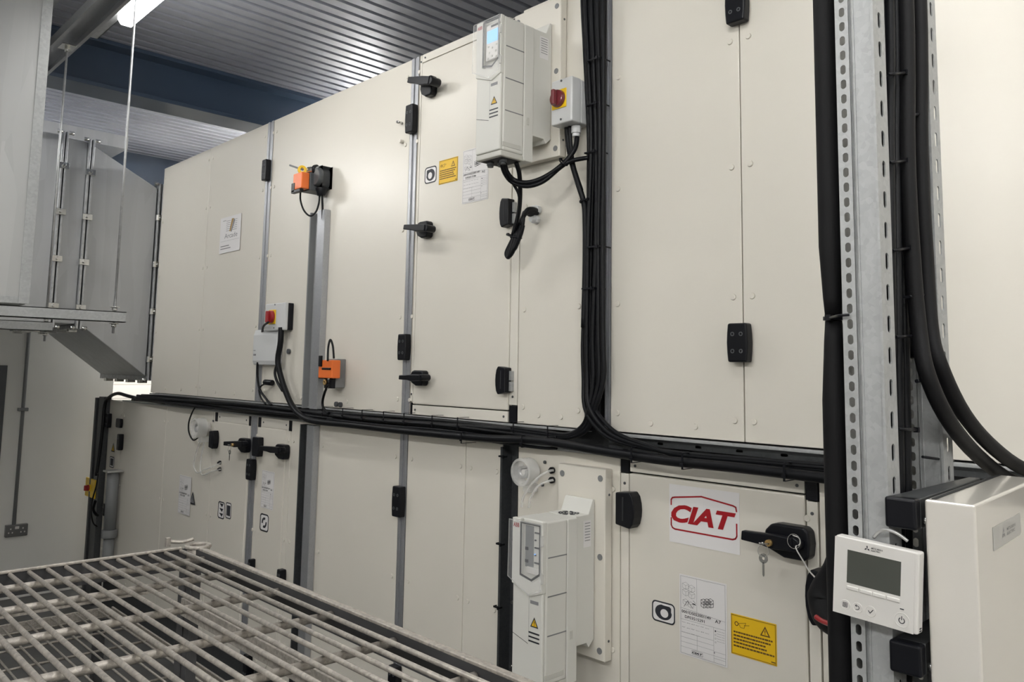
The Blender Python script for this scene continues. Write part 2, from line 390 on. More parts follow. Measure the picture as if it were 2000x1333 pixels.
# flanged duct that drops towards the machine end
XA, XB = -5.76, -6.70
def ypt(x, y, X=XA): q = atX(x, y, X); return (q.y, q.z)
A = [ypt(285, 735), ypt(299, 367), ypt(188, 285), ypt(110, 262), (ypt(110, 262)[0]-1.6, ypt(110, 262)[1]), (ypt(110, 262)[0]-1.6, ypt(166, 634)[1]), ypt(166, 634)]
yE, zb, zt = 2.035, A[0][1], A[1][1]
t = thing('ventilation_duct', 'galvanised duct stepping down to the left end of the machines, with bolted flanges', 'duct', (XA, 1.6, H))
yk = 1.60; z_lo = ypt(166, 634)[1]; z_hi = ypt(188, 285)[1]
MB().prism([(XA, yk, z_lo), (XA, yE, zb), (XA, yE, zt), (XA, yk, z_hi)], (XB-XA, 0, 0)).obj('sloping_section', 'galvduct2', t, .004)
MB().box((XA, yE+.045, zb), (XB, 3.4, zt)).obj('end_section', 'galvduct2', t)
MB().box((XA, -.6, z_lo), (XB, yk-.19, z_hi+.03)).obj('straight_section', 'galvduct2', t, .004)
MB().box((XA, yk-.16, z_lo), (XB, yk-.03, z_hi+.015)).obj('middle_section', 'galvduct2', t, .004)
def flange(y, z0, z1, t, X0=XA, X1=XB, n=4):
    m = MB(); s = .032
    for dy in (-.018, .004):
        a, b = y+dy, y+dy+.014
        m.box((X0, a, z0-s), (X0+s, b, z1+s)).box((X1-s, a, z0-s), (X1, b, z1+s)).box((X1, a, z0-s), (X0, b, z0)).box((X1, a, z1), (X0, b, z1+s))
    fo = m.obj('flange', 'galv', t, .003)
    cl = MB().box((-.011, -.03, -.02), (.011, .03, .02)).cyl((.011, -.002, 0), (.027, -.002, 0), .010, 8)
    multi(cl, 'flange_clamp', 'chrome', fo, [(X0+s+.003, y, z0+(z1-z0)*(k+.35)/n) for k in range(n)], .002)
    multi(MB().box((-.025, -.026, -.012), (.025, .026, .012)), 'flange_clamp', 'chrome', fo, [(X1+(X0-X1)*(k+.5)/4, y, z0-s-.006) for k in range(4)], .002)
    multi(MB().cyl((0, -.014, 0), (0, .014, 0), .013, 8), 'flange_bolt', 'chrome', fo, [(X0+.02, y+dy, z) for dy in (-.035, .035) for z in (z1+s-.005, z0-s+.005)])
flange(yk-.16-.012, z_lo, z_hi+.02, t); flange(yk-.012, z_lo, z_hi, t); flange(yE+.022, zb, zt, t)
# higher duct on the end wall
q0 = atX(92, 224, -6.45); q1 = atX(250, 292, -6.45)
duct_box('ventilation_duct', 'dull grey duct high on the end wall behind the flanged duct', -7.0, -6.45, -1.2, q1.y, q1.z, q0.z+.02, 'galvduct2')

# end wall services
cx = XW+.016; cy0 = atX(55, 660, XW).y; cz = atX(29, 1024, XW).z
t = thing('conduit', 'vertical galvanised conduit running down the grey end wall to the socket', 'conduit', (cx, cy0, cz))
MB().tube([(cx, cy0, cz), (cx, cy0, ZD)], .0125, 12, sub=1).obj('pipe', 'mgrey', t)
zc = atX(44, 800, XW).z
MB().box((XW+.001, cy0-.035, zc-.012), (XW+.03, cy0+.035, zc+.012)).obj('saddle', 'mgrey', t, .003)
s0 = atX(9, 1025, XW); s1 = atX(51, 1046, XW)
yc = (s0.y+s1.y)/2; zc = (s0.z+s1.z)/2
t = thing('wall_socket', 'double metal-clad wall socket at the foot of the conduit', 'socket', (XW, yc, zc-.043))
MB().box((XW+.001, yc-.073, zc-.043), (XW+.04, yc+.073, zc+.043)).obj('socket_box', 'socket', t, .004)
multi(MB().box((0, -.004, -.005), (.0015, .004, .005)), 'pin_hole', 'white', t, [(XW+.04, yc+sy*.04+a, zc+b_) for sy in (-1, 1) for a, b_ in ((0, .015), (-.012, -.012), (.012, -.012))])
MB().box((XW+.04, yc-.014, zc+.012), (XW+.044, yc+.014, zc+.032)).obj('switch', 'white', t, .002)
# ---------------------------------------------------------------- the two-storey air handling machines
ZT, ZUB, ZLT, ZLB = H+1.362, H-.190, H-.268, .22
DEEP = 3.55
GAPW = .0035
RIV = MB().cyl((0, 0, 0), (0, -.0035, 0), .0095, 14, 0, .0076)
def section(label, x0, x1, z0, z1, seams, rails, rivet_z, holes=()):
    """one machine module: dark carcass, painted panels between the seams and rails"""
    t = thing('air_handling_unit', label, 'air handling unit', ((x0+x1)/2, (YF+DEEP)/2, z0), 'air handling unit modules')
    MB().box((x0+.004, YF+.02, z0+.003), (x1-.004, DEEP, z1-.003)).obj('carcass', 'void' , t)
    top = MB().box((x0+.001, YF+.02, z1-.003), (x1-.001, DEEP, z1)); top.box((x0, YF+.01, z0), (x0+.004, DEEP, z1-.002)); top.box((x1-.004, YF+.01, z0), (x1, DEEP, z1-.002)); top.obj('side_and_top_sheet', 'cream', t)
    edges = [x0] + sorted(list(seams)+[v for r in rails for v in r]) + [x1]
    rset = {(round(a, 4), round(b, 4)) for a, b in rails}
    for i in range(len(edges)-1):
        a, b = edges[i], edges[i+1]
        if b-a < .003: continue
        if (round(a, 4), round(b, 4)) in rset:
            w_ = b-a
            m = MB().box((a+.002, YF+.004, z0), (b-.002, YF+.02, z1)).box((a+.002, YF-.002, z0), (a+w_*.36, YF+.004, z1)).box((b-w_*.36, YF-.002, z0), (b-.002, YF+.004, z1))
            m.obj('joint_rail', 'rail', t, .001)
        elif not any(abs(a-h[0]) < .004 and abs(b-h[1]) < .004 for h in holes):
            m = MB().box((a+GAPW/2, YF, z0+.002), (b-GAPW/2, YF+.02, z1-.001))
            po = m.obj('panel', 'cream', t, .0022)
            e = .03; rp = [(x, z) for x in (a+e, b-e) for z in rivet_z] if b-a > .12 else [((a+b)/2, z) for z in rivet_z]
            if b-a > .3: rp += [(a+(b-a)*k/3, z0+.035) for k in (1, 2)]
            if a < -.2: multi(RIV, 'rivet', 'cream', po, [(x, YF, z) for x, z in rp])
    return t
def door(t, x0, x1, z0, z1, cover, strips, corners):
    """door leaf standing in its opening, with closing strips above, below and at its sides"""
    d = MB().box((x0, YF-.003, z0), (x1, YF+.02, z1)).obj('door', 'cream2', t, .004)
    for a, b, c_, e in strips:
        so = MB().box((a, YF-.001, c_), (b, YF+.02, e)).obj('door_trim', 'trimw', t, .0015)
        sp = [(x, YF-.001, (c_+e)/2) for x in (a+.02, b-.02)] if b-a > e-c_ else [((a+b)/2, YF-.001, z) for z in (c_+.03, e-.03)]
        multi(MB().cyl((0, 0, 0), (0, -.002, 0), .0045, 10), 'trim_screw', 'dgrey', so, sp)
    for a, b, c_, e in corners: MB().box((a, YF-.0015, c_), (b, YF+.02, e)).obj('corner_block', 'black', t, .001)
    return d
def X(px, py): return at(px, py).x
xL = at(298, 700).x; r1a, r1b = X(506, 608), X(517.5, 608); r2a, r2b = X(788.5, 653), X(803.7, 653)
RZ_U = [H-.13, H+.22, H+.60, H+.98, H+1.29]
RZ_L = [H-.37, H-.86, H-1.35]
u1 = section('upper air handling unit at the far left end, with the round-cornered contractor sticker', xL, r1b+.003, ZUB, ZT, [X(392, 660)], [(r1a, r1b)], RZ_U)
u2 = section('upper air handling unit carrying both orange damper motors', r1b+.005, r2b+.003, ZUB, ZT, [], [(r2a, r2b)], RZ_U)
dxl, dxr = X(812, 600), X(995, 658)
xg0, xg1 = X(1144, 600), X(1181.5, 500)
u3 = section('upper air handling unit with the tall service door and yellow warning sign', r2b+.004, xg0, ZUB, ZT, [dxl-.002, dxr+.002, X(1012, 666)], [], RZ_U, holes=[(dxl-.002, dxr+.002), (r2b+.004, dxl-.002), (dxr+.002, X(1012, 666))])
D3 = door(u3, dxl, dxr, ZUB+.045, ZT-.040, None,
     [(dxl-.002, dxr-.03, ZT-.036, ZT-.001), (dxl-.002, dxr-.002, ZUB+.002, ZUB+.041), (r2b+.008, dxl-.004, ZUB+.055, ZT-.001), (dxr+.004, X(1012, 666)-.002, ZUB+.065, ZT-.04)],
     [(r2b+.009, dxl-.005, ZUB+.002, ZUB+.050), (dxr+.006, X(1012, 666)-.003, ZUB+.004, ZUB+.062)])
ru0, ru1 = X(1182, 500), X(1193, 500)
u4 = section('upper air handling unit at the right behind the steel posts', ru0, 2.9, ZUB, ZT, [X(1449.5, 500), .35, 1.2, 2.0], [(ru0, ru1)], RZ_U)
# lower row
xLL = X(214, 800)
l1a, l1b = X(491, 830), X(503, 830)
Lc = ZLT-.004
l1 = section('lower air handling unit at the far left, with the round pressure gauge and latch', xLL, l1b+.003, ZLB, ZLT, [X(238, 840), X(320, 900), X(411, 930)], [(l1a, l1b)], RZ_L)
door(l1, X(422, 812)+.03, X(487, 830)+.005, ZLB+.05, ZLT-.055, None, [(X(426, 812)+.008, X(487, 818)-.01, ZLT-.05, ZLT-.004)], [(X(421, 810), X(426, 810), ZLT-.055, ZLT-.003), (X(487.5, 818)-.004, X(491, 818), ZLT-.055, ZLT-.003)])
l2b_ = X(597, 860)
l3a, l3b = X(780.5, 900), X(795.5, 900)
l2 = section('lower air handling unit between the far left rail and the wide slotted channel', l1b+.004, X(624, 860), ZLB, ZLT, [X(557, 900), X(566, 900)], [], RZ_L)
door(l2, X(508, 835), X(557, 900)-.002, ZLB+.05, ZLT-.055, None, [(X(512, 822), X(564, 826), ZLT-.05, ZLT-.004)], [(X(505, 822), X(510.5, 822), ZLT-.055, ZLT-.003), (X(565, 828), X(571, 828), ZLT-.055, ZLT-.003)])
l3 = section('lower air handling unit with plain panels between two dark vertical gaps', X(624, 860)+.001, X(982, 870), ZLB, ZLT, [X(905, 1100)], [(l3a, l3b)], RZ_L)
x12, x16 = X(1212, 940), X(1230, 940); x157, x16r, x163 = X(1572, 985), X(1579, 985), X(1599, 985)
l4 = section('lower air handling unit at the right with the red and white maker logo door', X(1011, 950), 2.9, ZLB, ZLT, [x12, x16-.001, x157+.002, x16r, x163, .3, 1.2, 2.0], [], RZ_L, holes=[(x16-.001, x157+.002), (x16r, x163), (x12, x16-.001)])
D4 = door(l4, x16, x157, ZLB+.05, ZLT-.045, None, [(x16+.002, x157, ZLT-.040, ZLT-.002), (x12+.002, x16-.003, ZLB+.01, ZLT-.048), (x16r-.004, x163-.003, ZLB+.01, ZLT-.058)],
     [(x12+.002, x16-.002, ZLT-.045, ZLT-.001), (x157+.003, x163-.002, ZLT-.055, ZLT-.001)])
# feet / plinths
for nm, s in (('l1', l1), ('l2', l2), ('l3', l3), ('l4', l4)):
    a = s.location.x; hw = {'l1': (xLL, l1b), 'l2': (l1b+.01, X(624, 860)), 'l3': (X(624, 860)+.01, X(982, 870)), 'l4': (X(1011, 950), 2.9)}[nm]
    MB().box((hw[0]+.02, YF+.03, 0), (hw[1]-.02, DEEP-.05, ZLB)).obj('plinth', 'darkrail', s, .003)
# upper units stand on a bearer frame in the gap between the storeys
t = thing('bearer_frame', 'dark bearer frame filling the long gap between upper and lower machines', 'frame', (-2, 2.8, ZLT))
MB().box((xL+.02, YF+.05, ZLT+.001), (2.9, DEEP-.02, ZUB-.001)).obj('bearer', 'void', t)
MB().box((xL, YF-.006, ZUB-.010), (X(1012, 800), YF+.05, ZUB-.002)).box((X(1012, 800)+.002, YF-.006, ZUB-.010), (xg0-.01, YF+.05, ZUB-.002)).box((ru0-.002, YF-.012, ZUB-.012), (2.9, YF+.05, ZUB-.003)).obj('upper_edge_rail', 'strut', t, .0015)
MB().box((xLL+.3, YF-.012, ZLT+.0), (X(597, 830), YF+.05, ZLT+.008)).box((X(1012, 890), YF-.006, ZLT+.0), (2.9, YF+.05, ZLT+.007)).box((X(624, 830), YF-.006, ZLT+.0), (X(982, 860), YF+.05, ZLT+.006)).obj('lower_edge_rail', 'strut', t, .0015)
m = MB()
for z in (ZUB-.036, ZUB-.066):
    m.perf((ru0+.01, YF+.012, z), (0, 0, 1), (1, 0, 0), .022, 4.4, .135, .008, .022, .002)
m.obj('slotted_strip', 'darkrail', t)
# dark vertical service gaps
t = thing('service_gap_channel', 'dark slotted steel channel in the upright gap left of the lower drive', 'channel', (X(996, 900), YF+.04, ZLB))
a, b = X(982, 870)+.003, X(1011, 950)-.003
m = MB().perf((b, YF+.045, ZLB), (-1, 0, 0), (0, 0, 1), b-a, ZLT-ZLB, .05, .007, .024, .002)
m.box((a, YF+.0, ZLB), (a+.003, YF+.05, ZLT)).box((b-.003, YF+.0, ZLB), (b, YF+.05, ZLT)).box((a-.006, YF-.008, ZLB), (a+.004, YF+.0, ZLT-.01))
m.obj('channel', 'darkrail', t)
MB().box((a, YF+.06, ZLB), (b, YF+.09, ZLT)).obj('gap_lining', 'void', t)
multi(MB().cyl((0, 0, 0), (0, -.010, 0), .0065, 10), 'bolt', 'chrome', t, [(a+.02+.02*(k % 2), YF+.046, ZLT-.12-.11*k) for k in range(9)])
t = thing('service_gap_lining', 'dark lining of the tall gap behind the vertical black cable bundle', 'channel', ((xg0+xg1)/2, YF+.04, ZUB))
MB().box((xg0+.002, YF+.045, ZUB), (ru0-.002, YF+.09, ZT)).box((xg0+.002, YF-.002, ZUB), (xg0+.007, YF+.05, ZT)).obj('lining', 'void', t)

# perforated upright channels fixed on the fronts
def upchannel(label, x0, x1, z0, z1, slots=False):
    t = thing('cable_channel', label, 'channel', ((x0+x1)/2, YF, z0))
    w_ = x1-x0; m = MB()
    m.box((x1-.004, YF-.030, z0), (x1, YF-.001, z1)).box((x0+w_*.50, YF-.034, z0), (x1, YF-.030, z1)).box((x0+w_*.50, YF-.030, z0), (x0+w_*.50+.003, YF-.024, z1))
    m.obj('channel', 'rail', t, .0012)
    MB().box((x0, YF-.030, z0), (x0+.004, YF-.001, z1)).box((x0-.006, YF-.033, z0), (x0+.004, YF-.030, z1)).box((x0+.004, YF-.004, z0), (x1-.004, YF-.001, z1)).obj('inner_wall', 'darkrail' if slots else 'mgrey', t)
    MB().perf((x0+w_*.08, YF-.0045, z0), (1, 0, 0), (0, 0, 1), w_*.4, z1-z0, .10, .010, .05, .0005).obj('slotted_back', 'darkrail' if slots else 'strut', t)
    return t
upchannel('upright steel channel on the upper machine below the wired damper motor', X(607.5, 666), X(636, 666), ZUB-.01, at(617, 418).z)
upchannel('upright dark slotted channel on the lower row below the crossing cables', X(598, 860), X(624, 860), ZLB, ZLT-.01, True)
# rails down the left end of the lower machine
t = thing('cable_channel', 'tall narrow steel channel on the left edge of the lower machines', 'channel', (xLL-.1, YF-.02, ZLB))
xa = X(198, 800); xb = xLL-.005
MB().box((xa, YF-.05, .0), (xa+.035, YF+.01, ZLT+.01)).box((xa+.06, YF-.04, .0), (xb, YF+.01, ZLT+.02)).box((xa, YF+.0, .0), (xb, YF+.03, ZLT)).obj('channel', 'darkrail', t, .002)
# ---------------------------------------------------------------- ironmongery on the machines
def pb(l, t, r, b, d):
    m = (t+b)/2; return at(l, m, d).x, at(r, m, 0).x, at((l+r)/2, b, d/2).z, at((l+r)/2, t, d/2).z
def hinge(sec, bb, d=.032, holes=True, name='hinge'):
    x0, x1, z0, z1 = pb(*bb, d); w = x1-x0; h = z1-z0; cx, cz = (x0+x1)/2, (z0+z1)/2
    k = w*.06; Y = YF-.002
    o = [(x0+k, Y, z0), (x1-k, Y, z0), (x1-k*.3, Y, z0+h*.25), (x1, Y, cz), (x1-k*.3, Y, z1-h*.25), (x1-k, Y, z1), (x0+k, Y, z1), (x0+k*.3, Y, z1-h*.25), (x0, Y, cz), (x0+k*.3, Y, z0+h*.25)]
    ho = MB().prism(o, (0, -d, 0)).obj(name, 'black', sec, .005, 3)
    if holes:
        multi(MB().ring((0, 0, 0), (0, -1, 0), .0035, .0062, .0012, 14), 'screw_cap', 'dgrey', ho, [(cx+sx*w*.2, Y-d, cz+sz*h*.22) for sx in (-1, 1) for sz in (-1, 1)])
    return ho
def dlatch(sec, bb, d=.035, flip=False, plate=True):
    x0, x1, z0, z1 = pb(*bb, d); w = x1-x0; h = z1-z0; Y = YF-.002; s = -1 if flip else 1; xs_ = x1 if flip else x0; xe = x0 if flip else x1
    def q(u): return xs_+s*w*u
    # rounded on the side u=0, straight on the side u=1
    o = [(q(1), Y, z0+h*.07), (q(.25), Y, z0), (q(.10), Y, z0+h*.12), (q(.02), Y, z0+h*.32), (q(0), Y, z0+h*.5), (q(.02), Y, z0+h*.68), (q(.10), Y, z1-h*.12), (q(.25), Y, z1), (q(1), Y, z1-h*.05)]
    lo = MB().prism(o, (0, -d, 0)).obj('hinge', 'black', sec, .004, 3)
    a, b = sorted((q(.55), q(.62)))
    sub(MB().box((a, Y-d-.0006, z0+h*.2), (b, Y-d+.002, z1-h*.15)), 'finger_slot', 'void', lo)
    if plate:
        a, b = sorted((q(1.0), q(1.22)))
        sub(MB().box((a, YF-.016, z0+h*.12), (b, YF-.001, z0+h*.46)), 'keeper', 'strut', lo, .001)
        sub(MB().box((a, YF-.016, z0+h*.50), (b, YF-.001, z0+h*.84)), 'keeper', 'strut', lo, .001)
    return lo
def handle(sec, base, tip, piv, key=False, ring=False, d=.034, lev=.062, hand='left', light=False):
    x0, x1, z0, z1 = pb(*base, d); w = x1-x0; h = z1-z0; Y = YF-.002
    o = [(x0+w*.02, Y, z0+h*.45), (x0+w*.05, Y, z0+h*.75), (x0+w*.18, Y, z1-h*.04), (x0+w*.32, Y, z1), (x1-w*.12, Y, z1), (x1-w*.03, Y, z1-h*.12), (x1, Y, z0+h*.5), (x1-w*.03, Y, z0+h*.12), (x1-w*.12, Y, z0), (x0+w*.45, Y, z0), (x0+w*.12, Y, z0+h*.2)]
    ho = MB().prism(o, (0, -d, 0)).obj('door_handle', 'black', sec, .006, 3)
    p = at(*piv, lev); t = at(*tip, lev); r = .5*h*.46
    lm = MB().cyl((p.x, YF-d, p.z), (p.x, YF-lev-.010, p.z), r*.92, 20)
    dirv = Vector((t.x-p.x, 0, t.z-p.z)); L = dirv.length; dirv.normalize(); up = Vector((-dirv.z, 0, dirv.x))
    if up.z < 0: up = -up
    P = Vector((p.x, YF-lev+.006, p.z))
    hh = r*.78
    lm.prism([P+up*r*.85, P+dirv*L*.35+up*hh*1.15, P+dirv*L+up*hh*.9, P+dirv*(L+.002)-up*hh*.7, P+dirv*L*.62-up*hh*.9, P+dirv*L*.42-up*r*1.0, P-up*r*.85], (0, -.020, 0))
    lo = sub(lm, 'lever', 'black', ho, .003)
    if key:
        kx = p.x+dirv.x*L*.42; kz = p.z+dirv.z*L*.42-.004; ky = YF-lev-.011
        sub(MB().cyl((kx, ky, kz), (kx, ky-.012, kz), .0085, 18).ring((kx, ky-.012, kz), (0, -1, 0), .004, .0085, .002, 16), 'lock_barrel', 'brass', ho)
        sub(MB().box((kx-.009, ky-.024, kz-.0012), (kx+.006, ky-.014, kz+.0012)).ring((kx-.012, ky-.020, kz-.0012), (0, 0, 1), .003, .009, .0022, 16), 'key', 'chrome', ho)
        sub(MB().ring((kx-.010, ky-.018, kz-.020), (0, -1, .25), .0150, .0162, .0012, 24), 'key_ring', 'chrome', ho)
        kk = MB().ring((kx-.012, ky-.014, kz-.040), (0, -1, 0), .004, .0125, .0022, 18).prism([(kx-.0145, ky-.014, kz-.050), (kx-.0095, ky-.014, kz-.050), (kx-.0095, ky-.014, kz-.082), (kx-.012, ky-.014, kz-.086), (kx-.0145, ky-.014, kz-.082)], (0, -.0022, 0))
        sub(kk, 'spare_key', 'chrome', ho)
    return ho
handle(u3, (820, 152, 856, 190), (801, 158), (842, 158), lev=.075)
handle(u3, (812, 434, 848, 466), (793, 445), (834, 446), lev=.070)
handle(u3, (800, 724, 839, 754), (784, 738), (824, 738), lev=.070)
hinge(u2, (791, 206, 818, 260)); hinge(u2, (776, 653, 804, 704))
hinge(u1, (511, 313, 530, 353))
dlatch(u3, (975, 388, 1006, 445)); dlatch(u3, (967, 716, 1000, 771))
hinge(u4, (1415, -30, 1466, 46)); hinge(u4, (1419, 632, 1472, 708))
hinge(l3, (765, 950, 794, 1010)); hinge(l3, (757, 1300, 786, 1356))
handle(l1, (463, 856, 492, 884), (441, 867), (475, 868), key=True, lev=.055)
handle(l2, (535, 868, 568, 897), (510, 876), (548, 880), lev=.055)
hinge(l1, (492, 854, 516, 892), .034, False, 'latch_block'); hinge(l1, (480, 897, 502, 938)); hinge(l1, (474, 1278, 494, 1330))
dlatch(l1, (408, 841, 429, 877), flip=True, plate=False)
hinge(l1, (206, 808, 219, 836)); hinge(l1, (226, 818, 241, 836), .02, False, 'latch_block'); hinge(l1, (228, 848, 242, 880))
hinge(l1, (200, 984, 213, 1008)); hinge(l1, (212, 990, 222, 1008), .02, False, 'latch_block')
hinge(l1, (484, 1092, 500, 1124)); hinge(l2, (540, 1112, 560, 1150)); hinge(l2, (571, 1290, 596, 1345))
dlatch(l4, (1202, 960, 1256, 1031), flip=True, d=.045, plate=False)
handle(l4, (1490, 1024, 1596, 1089), (1453, 1046), (1551, 1064), key=True, d=.040, lev=.062)
dlatch(l4, (1572, 1113, 1640, 1222), d=.045, plate=False)
# small furniture on the panels
def knob(sec, x, y, r=.009, d=.02, name='cover_cap', mat='dgrey'):
    p = at(x, y); MB().cyl((p.x, YF-.0005, p.z), (p.x, YF-d, p.z), r, 14).obj(name, mat, sec, .001)
for a in ((659, 790), (667, 791)): knob(u2, *a, r=.012, d=.012, name='test_plug', mat='dgrey')
knob(u2, 566, 687, r=.014, d=.012, name='test_plug'); knob(u3, 787, 277, mat='trimw', d=.02)
p = at(786, 241); MB().cyl((p.x, YF, p.z), (p.x, YF-.03, p.z), .006, 10).obj('sensor_stub', 'chrome', u2)

# signs and stickers, flat things at their real places ------------------------------
def plate(sec, name, mat, px, lab, th=.0008, Y=None):
    """px: four pixel corners TL TR BR BL on the machine front"""
    P = [at(*q) for q in px]; yy = YF-.0035 if Y is None else Y
    x0 = (P[0].x+P[3].x)/2; x1 = (P[1].x+P[2].x)/2; z1 = (P[0].z+P[1].z)/2; z0 = (P[2].z+P[3].z)/2
    o = MB().box((x0, yy-th, z0), (x1, yy, z1)).obj(name, mat, sec)
    if lab: o['label'] = lab
    return o, x0, x1, z0, z1, yy-th
def maker_sign(m, x0, x1, z0, z1, Y, tw=.0035):
    w = x1-x0; h = z1-z0
    def q(u, v): return (x0+u*w, Y, z0+v*h)
    stroke(m, [q(0, .66), q(.0, .80), q(.02, .86), q(.06, .88), q(.48, 1.0), q(.95, .88), q(.99, .85), q(1.0, .74)], tw)
    stroke(m, [q(0, .30), q(0, .10), q(.02, .03), q(.06, .0), q(.94, .0), q(.98, .03), q(1, .10), q(1, .42)], tw)
    text(m, 'CIAT', q(.0, .20), UX, UZ, w=w*.99, h=h*.50, bold=.042, shear=.28, lift=.0007)
s_, x0, x1, z0, z1, Y = plate(l4, 'maker_sign', 'label', [(1309, 942), (1446, 967), (1446, 1084), (1309, 1058)], 'grey-white sticker with the red logo CIAT')
m = MB(); a = at(1313, 1031); b = at(1441, 1057); tt = at(1375, 971); maker_sign(m, a.x, b.x, (a.z+b.z)/2, tt.z, Y, .0045); sub(m, 'lettering', 'redink', s_)
def rnd_rot(sec, bb, holes=False, flip=False):
    """square symbol plate: dark rounded border with a fan snail"""
    (l, t, r, b) = bb; P = [at(l, t), at(r, t), at(r, b), at(l, b)]
    a0 = at(l, (t+b)/2).x; a1 = at(r, (t+b)/2).x; zt_ = at((l+r)/2, t).z; zb_ = at((l+r)/2, b).z; Y = YF-.0036
    cx, cz, w, h = (a0+a1)/2, (zt_+zb_)/2, a1-a0, zt_-zb_; s = min(w, h)
    o = MB().prism(rrect(cx, cz, w, h, s*.22, YF-.003), (0, -.0006, 0)).obj('symbol_plate', 'label', sec)
    m = MB(); ro = rrect(cx, cz, w, h, s*.22, Y-.0004); ri = rrect(cx, cz, w-s*.14, h-s*.14, s*.17, Y-.0004); n = len(ro)
    m.add(ro+ri, [(i, (i+1) % n, n+(i+1) % n, n+i) for i in range(n)])
    f = -1 if flip else 1; N = 28; out = []; inn = []
    for i in range(N):
        t_ = 2*PI*i/N; rr = .36
        ox, oz = math.cos(t_)*rr*w, math.sin(t_)*rr*h
        if math.cos(t_)*f > 0 and math.sin(t_) > 0: k = 1/max(abs(math.cos(t_)), abs(math.sin(t_))); ox *= k*.92; oz *= k*.92
        out.append((cx+ox, Y-.0004, cz+oz)); inn.append((cx+f*w*.04+math.cos(t_)*.17*w, Y-.0004, cz-h*.04+math.sin(t_)*.2*h))
    m.add(out+inn, [(i, (i+1) % N, N+(i+1) % N, N+i) for i in range(N)])
    sub(m, 'symbol', 'ink', o); return o
rnd_rot(l4, (1275, 1176, 1320, 1217)); rnd_rot(u3, (831, 326, 854, 358), flip=True)
def twin_sign(sec, bb, kind):
    l, t, r, b = bb; a0 = at(l, (t+b)/2).x; a1 = at(r, (t+b)/2).x; zt_ = at((l+r)/2, t).z; zb_ = at((l+r)/2, b).z
    cx, cz, w, h = (a0+a1)/2, (zt_+zb_)/2, a1-a0, zt_-zb_; s = min(w, h)
    o = MB().prism(rrect(cx, cz, w, h, s*.2, YF-.003), (0, -.0006, 0)).obj('symbol_plate', 'label', sec); Y = YF-.0042
    m = MB(); ro = rrect(cx, cz, w, h, s*.2, Y); ri = rrect(cx, cz, w-s*.16, h-s*.16, s*.15, Y); n = len(ro)
    m.add(ro+ri, [(i, (i+1) % n, n+(i+1) % n, n+i) for i in range(n)])
    if kind == 'swirl':
        m.ring((cx, Y, cz), (0, -1, 0), s*.16, s*.30, .0003, 12, 0, .3, 2.6).ring((cx, Y, cz), (0, -1, 0), s*.16, s*.30, .0003, 12, 0, 3.5, 5.7)
    elif kind == 'wedges':
        for k in (-1, 0, 1): m.add([(cx-w*.3, Y, cz+h*(.28*k+.1)), (cx+w*.3, Y, cz+h*(.28*k+.1)), (cx+w*.1, Y, cz+h*(.28*k-.1))], [(0, 1, 2)])
    else: m.add([(cx-w*.32, Y, cz-h*.32), (cx+w*.32, Y, cz-h*.32), (cx+w*.32, Y, cz+h*.32), (cx-w*.32, Y, cz+h*.32)], [(0, 1, 2, 3)])
    sub(m, 'symbol', 'ink', o)
twin_sign(l2, (509, 1004, 526, 1039), 'swirl'); twin_sign(l1, (427, 980, 440, 1014), 'wedges'); twin_sign(l1, (442, 982, 453, 1014), 'block')
twin_sign(l1, (215, 892, 224, 914), 'block')
def tri(m, cx, cz, w, Y, ink=1, fill=0, lift=.0):
    h = w*.88
    m.add([(cx-w/2, Y, cz-h/2), (cx+w/2, Y, cz-h/2), (cx, Y, cz+h/2)], [(0, 1, 2)], ink)
    m.add([(cx-w*.33, Y-.0003, cz-h*.38), (cx+w*.33, Y-.0003, cz-h*.38), (cx, Y-.0003, cz+h*.27)], [(0, 1, 2)], fill)
    m.add([(cx-w*.04, Y-.0006, cz-h*.16), (cx+w*.04, Y-.0006, cz-h*.16), (cx+w*.05, Y-.0006, cz+h*.1), (cx-w*.05, Y-.0006, cz+h*.1)], [(0, 1, 2, 3)], ink)
    m.add([(cx-w*.04, Y-.0006, cz-h*.30), (cx+w*.04, Y-.0006, cz-h*.30), (cx+w*.04, Y-.0006, cz-h*.21), (cx-w*.04, Y-.0006, cz-h*.21)], [(0, 1, 2, 3)], ink)
def yellow_sign(sec, px):
    s_, x0, x1, z0, z1, Y = plate(sec, 'warning_sign', 'ysign', px, 'yellow warning sign with black print'); w = x1-x0; h = z1-z0; m = MB(); Y -= .0004
    tri(m, x0+w*.76, z0+h*.76, w*.22, Y, 0, 1)
    stroke(m, [(x0+w*.02, Y, z0+h*.03), (x1-w*.02, Y, z0+h*.03), (x1-w*.02, Y, z1-h*.03), (x0+w*.02, Y, z1-h*.03)], .0012, closed=True)
    m.ring((x0+w*.13, Y, z0+h*.77), (0, -1, 0), w*.03, w*.045, .0003, 14); stroke(m, [(x0+w*.18, Y, z0+h*.79), (x0+w*.34, Y, z0+h*.84), (x0+w*.30, Y, z0+h*.70), (x0+w*.22, Y, z0+h*.70), (x0+w*.18, Y, z0+h*.79)], .001); stroke(m, [(x0+w*.3, Y, z0+h*.77), (x0+w*.42, Y, z0+h*.80)], .001)
    for k, L in enumerate((.84, .78, .68, .70, .86)):
        zz = z0+h*(.56-.085*k); x = x0+w*.06
        while x < x0+w*(.06+L):
            l = random.uniform(.004, .011); m.add([(x, Y, zz-h*.018), (min(x+l, x0+w*.95), Y, zz-h*.018), (min(x+l, x0+w*.95), Y, zz+h*.022), (x, Y, zz+h*.022)], [(0, 1, 2, 3)]); x += l+.0012
    m.add([(x1-w*.12, Y, z0+h*.06), (x1-w*.03, Y, z0+h*.06), (x1-w*.03, Y, z0+h*.085), (x1-w*.12, Y, z0+h*.085)], [(0, 1, 2, 3)])
    sub(m, 'print', ['inkb', 'ysign'], s_)
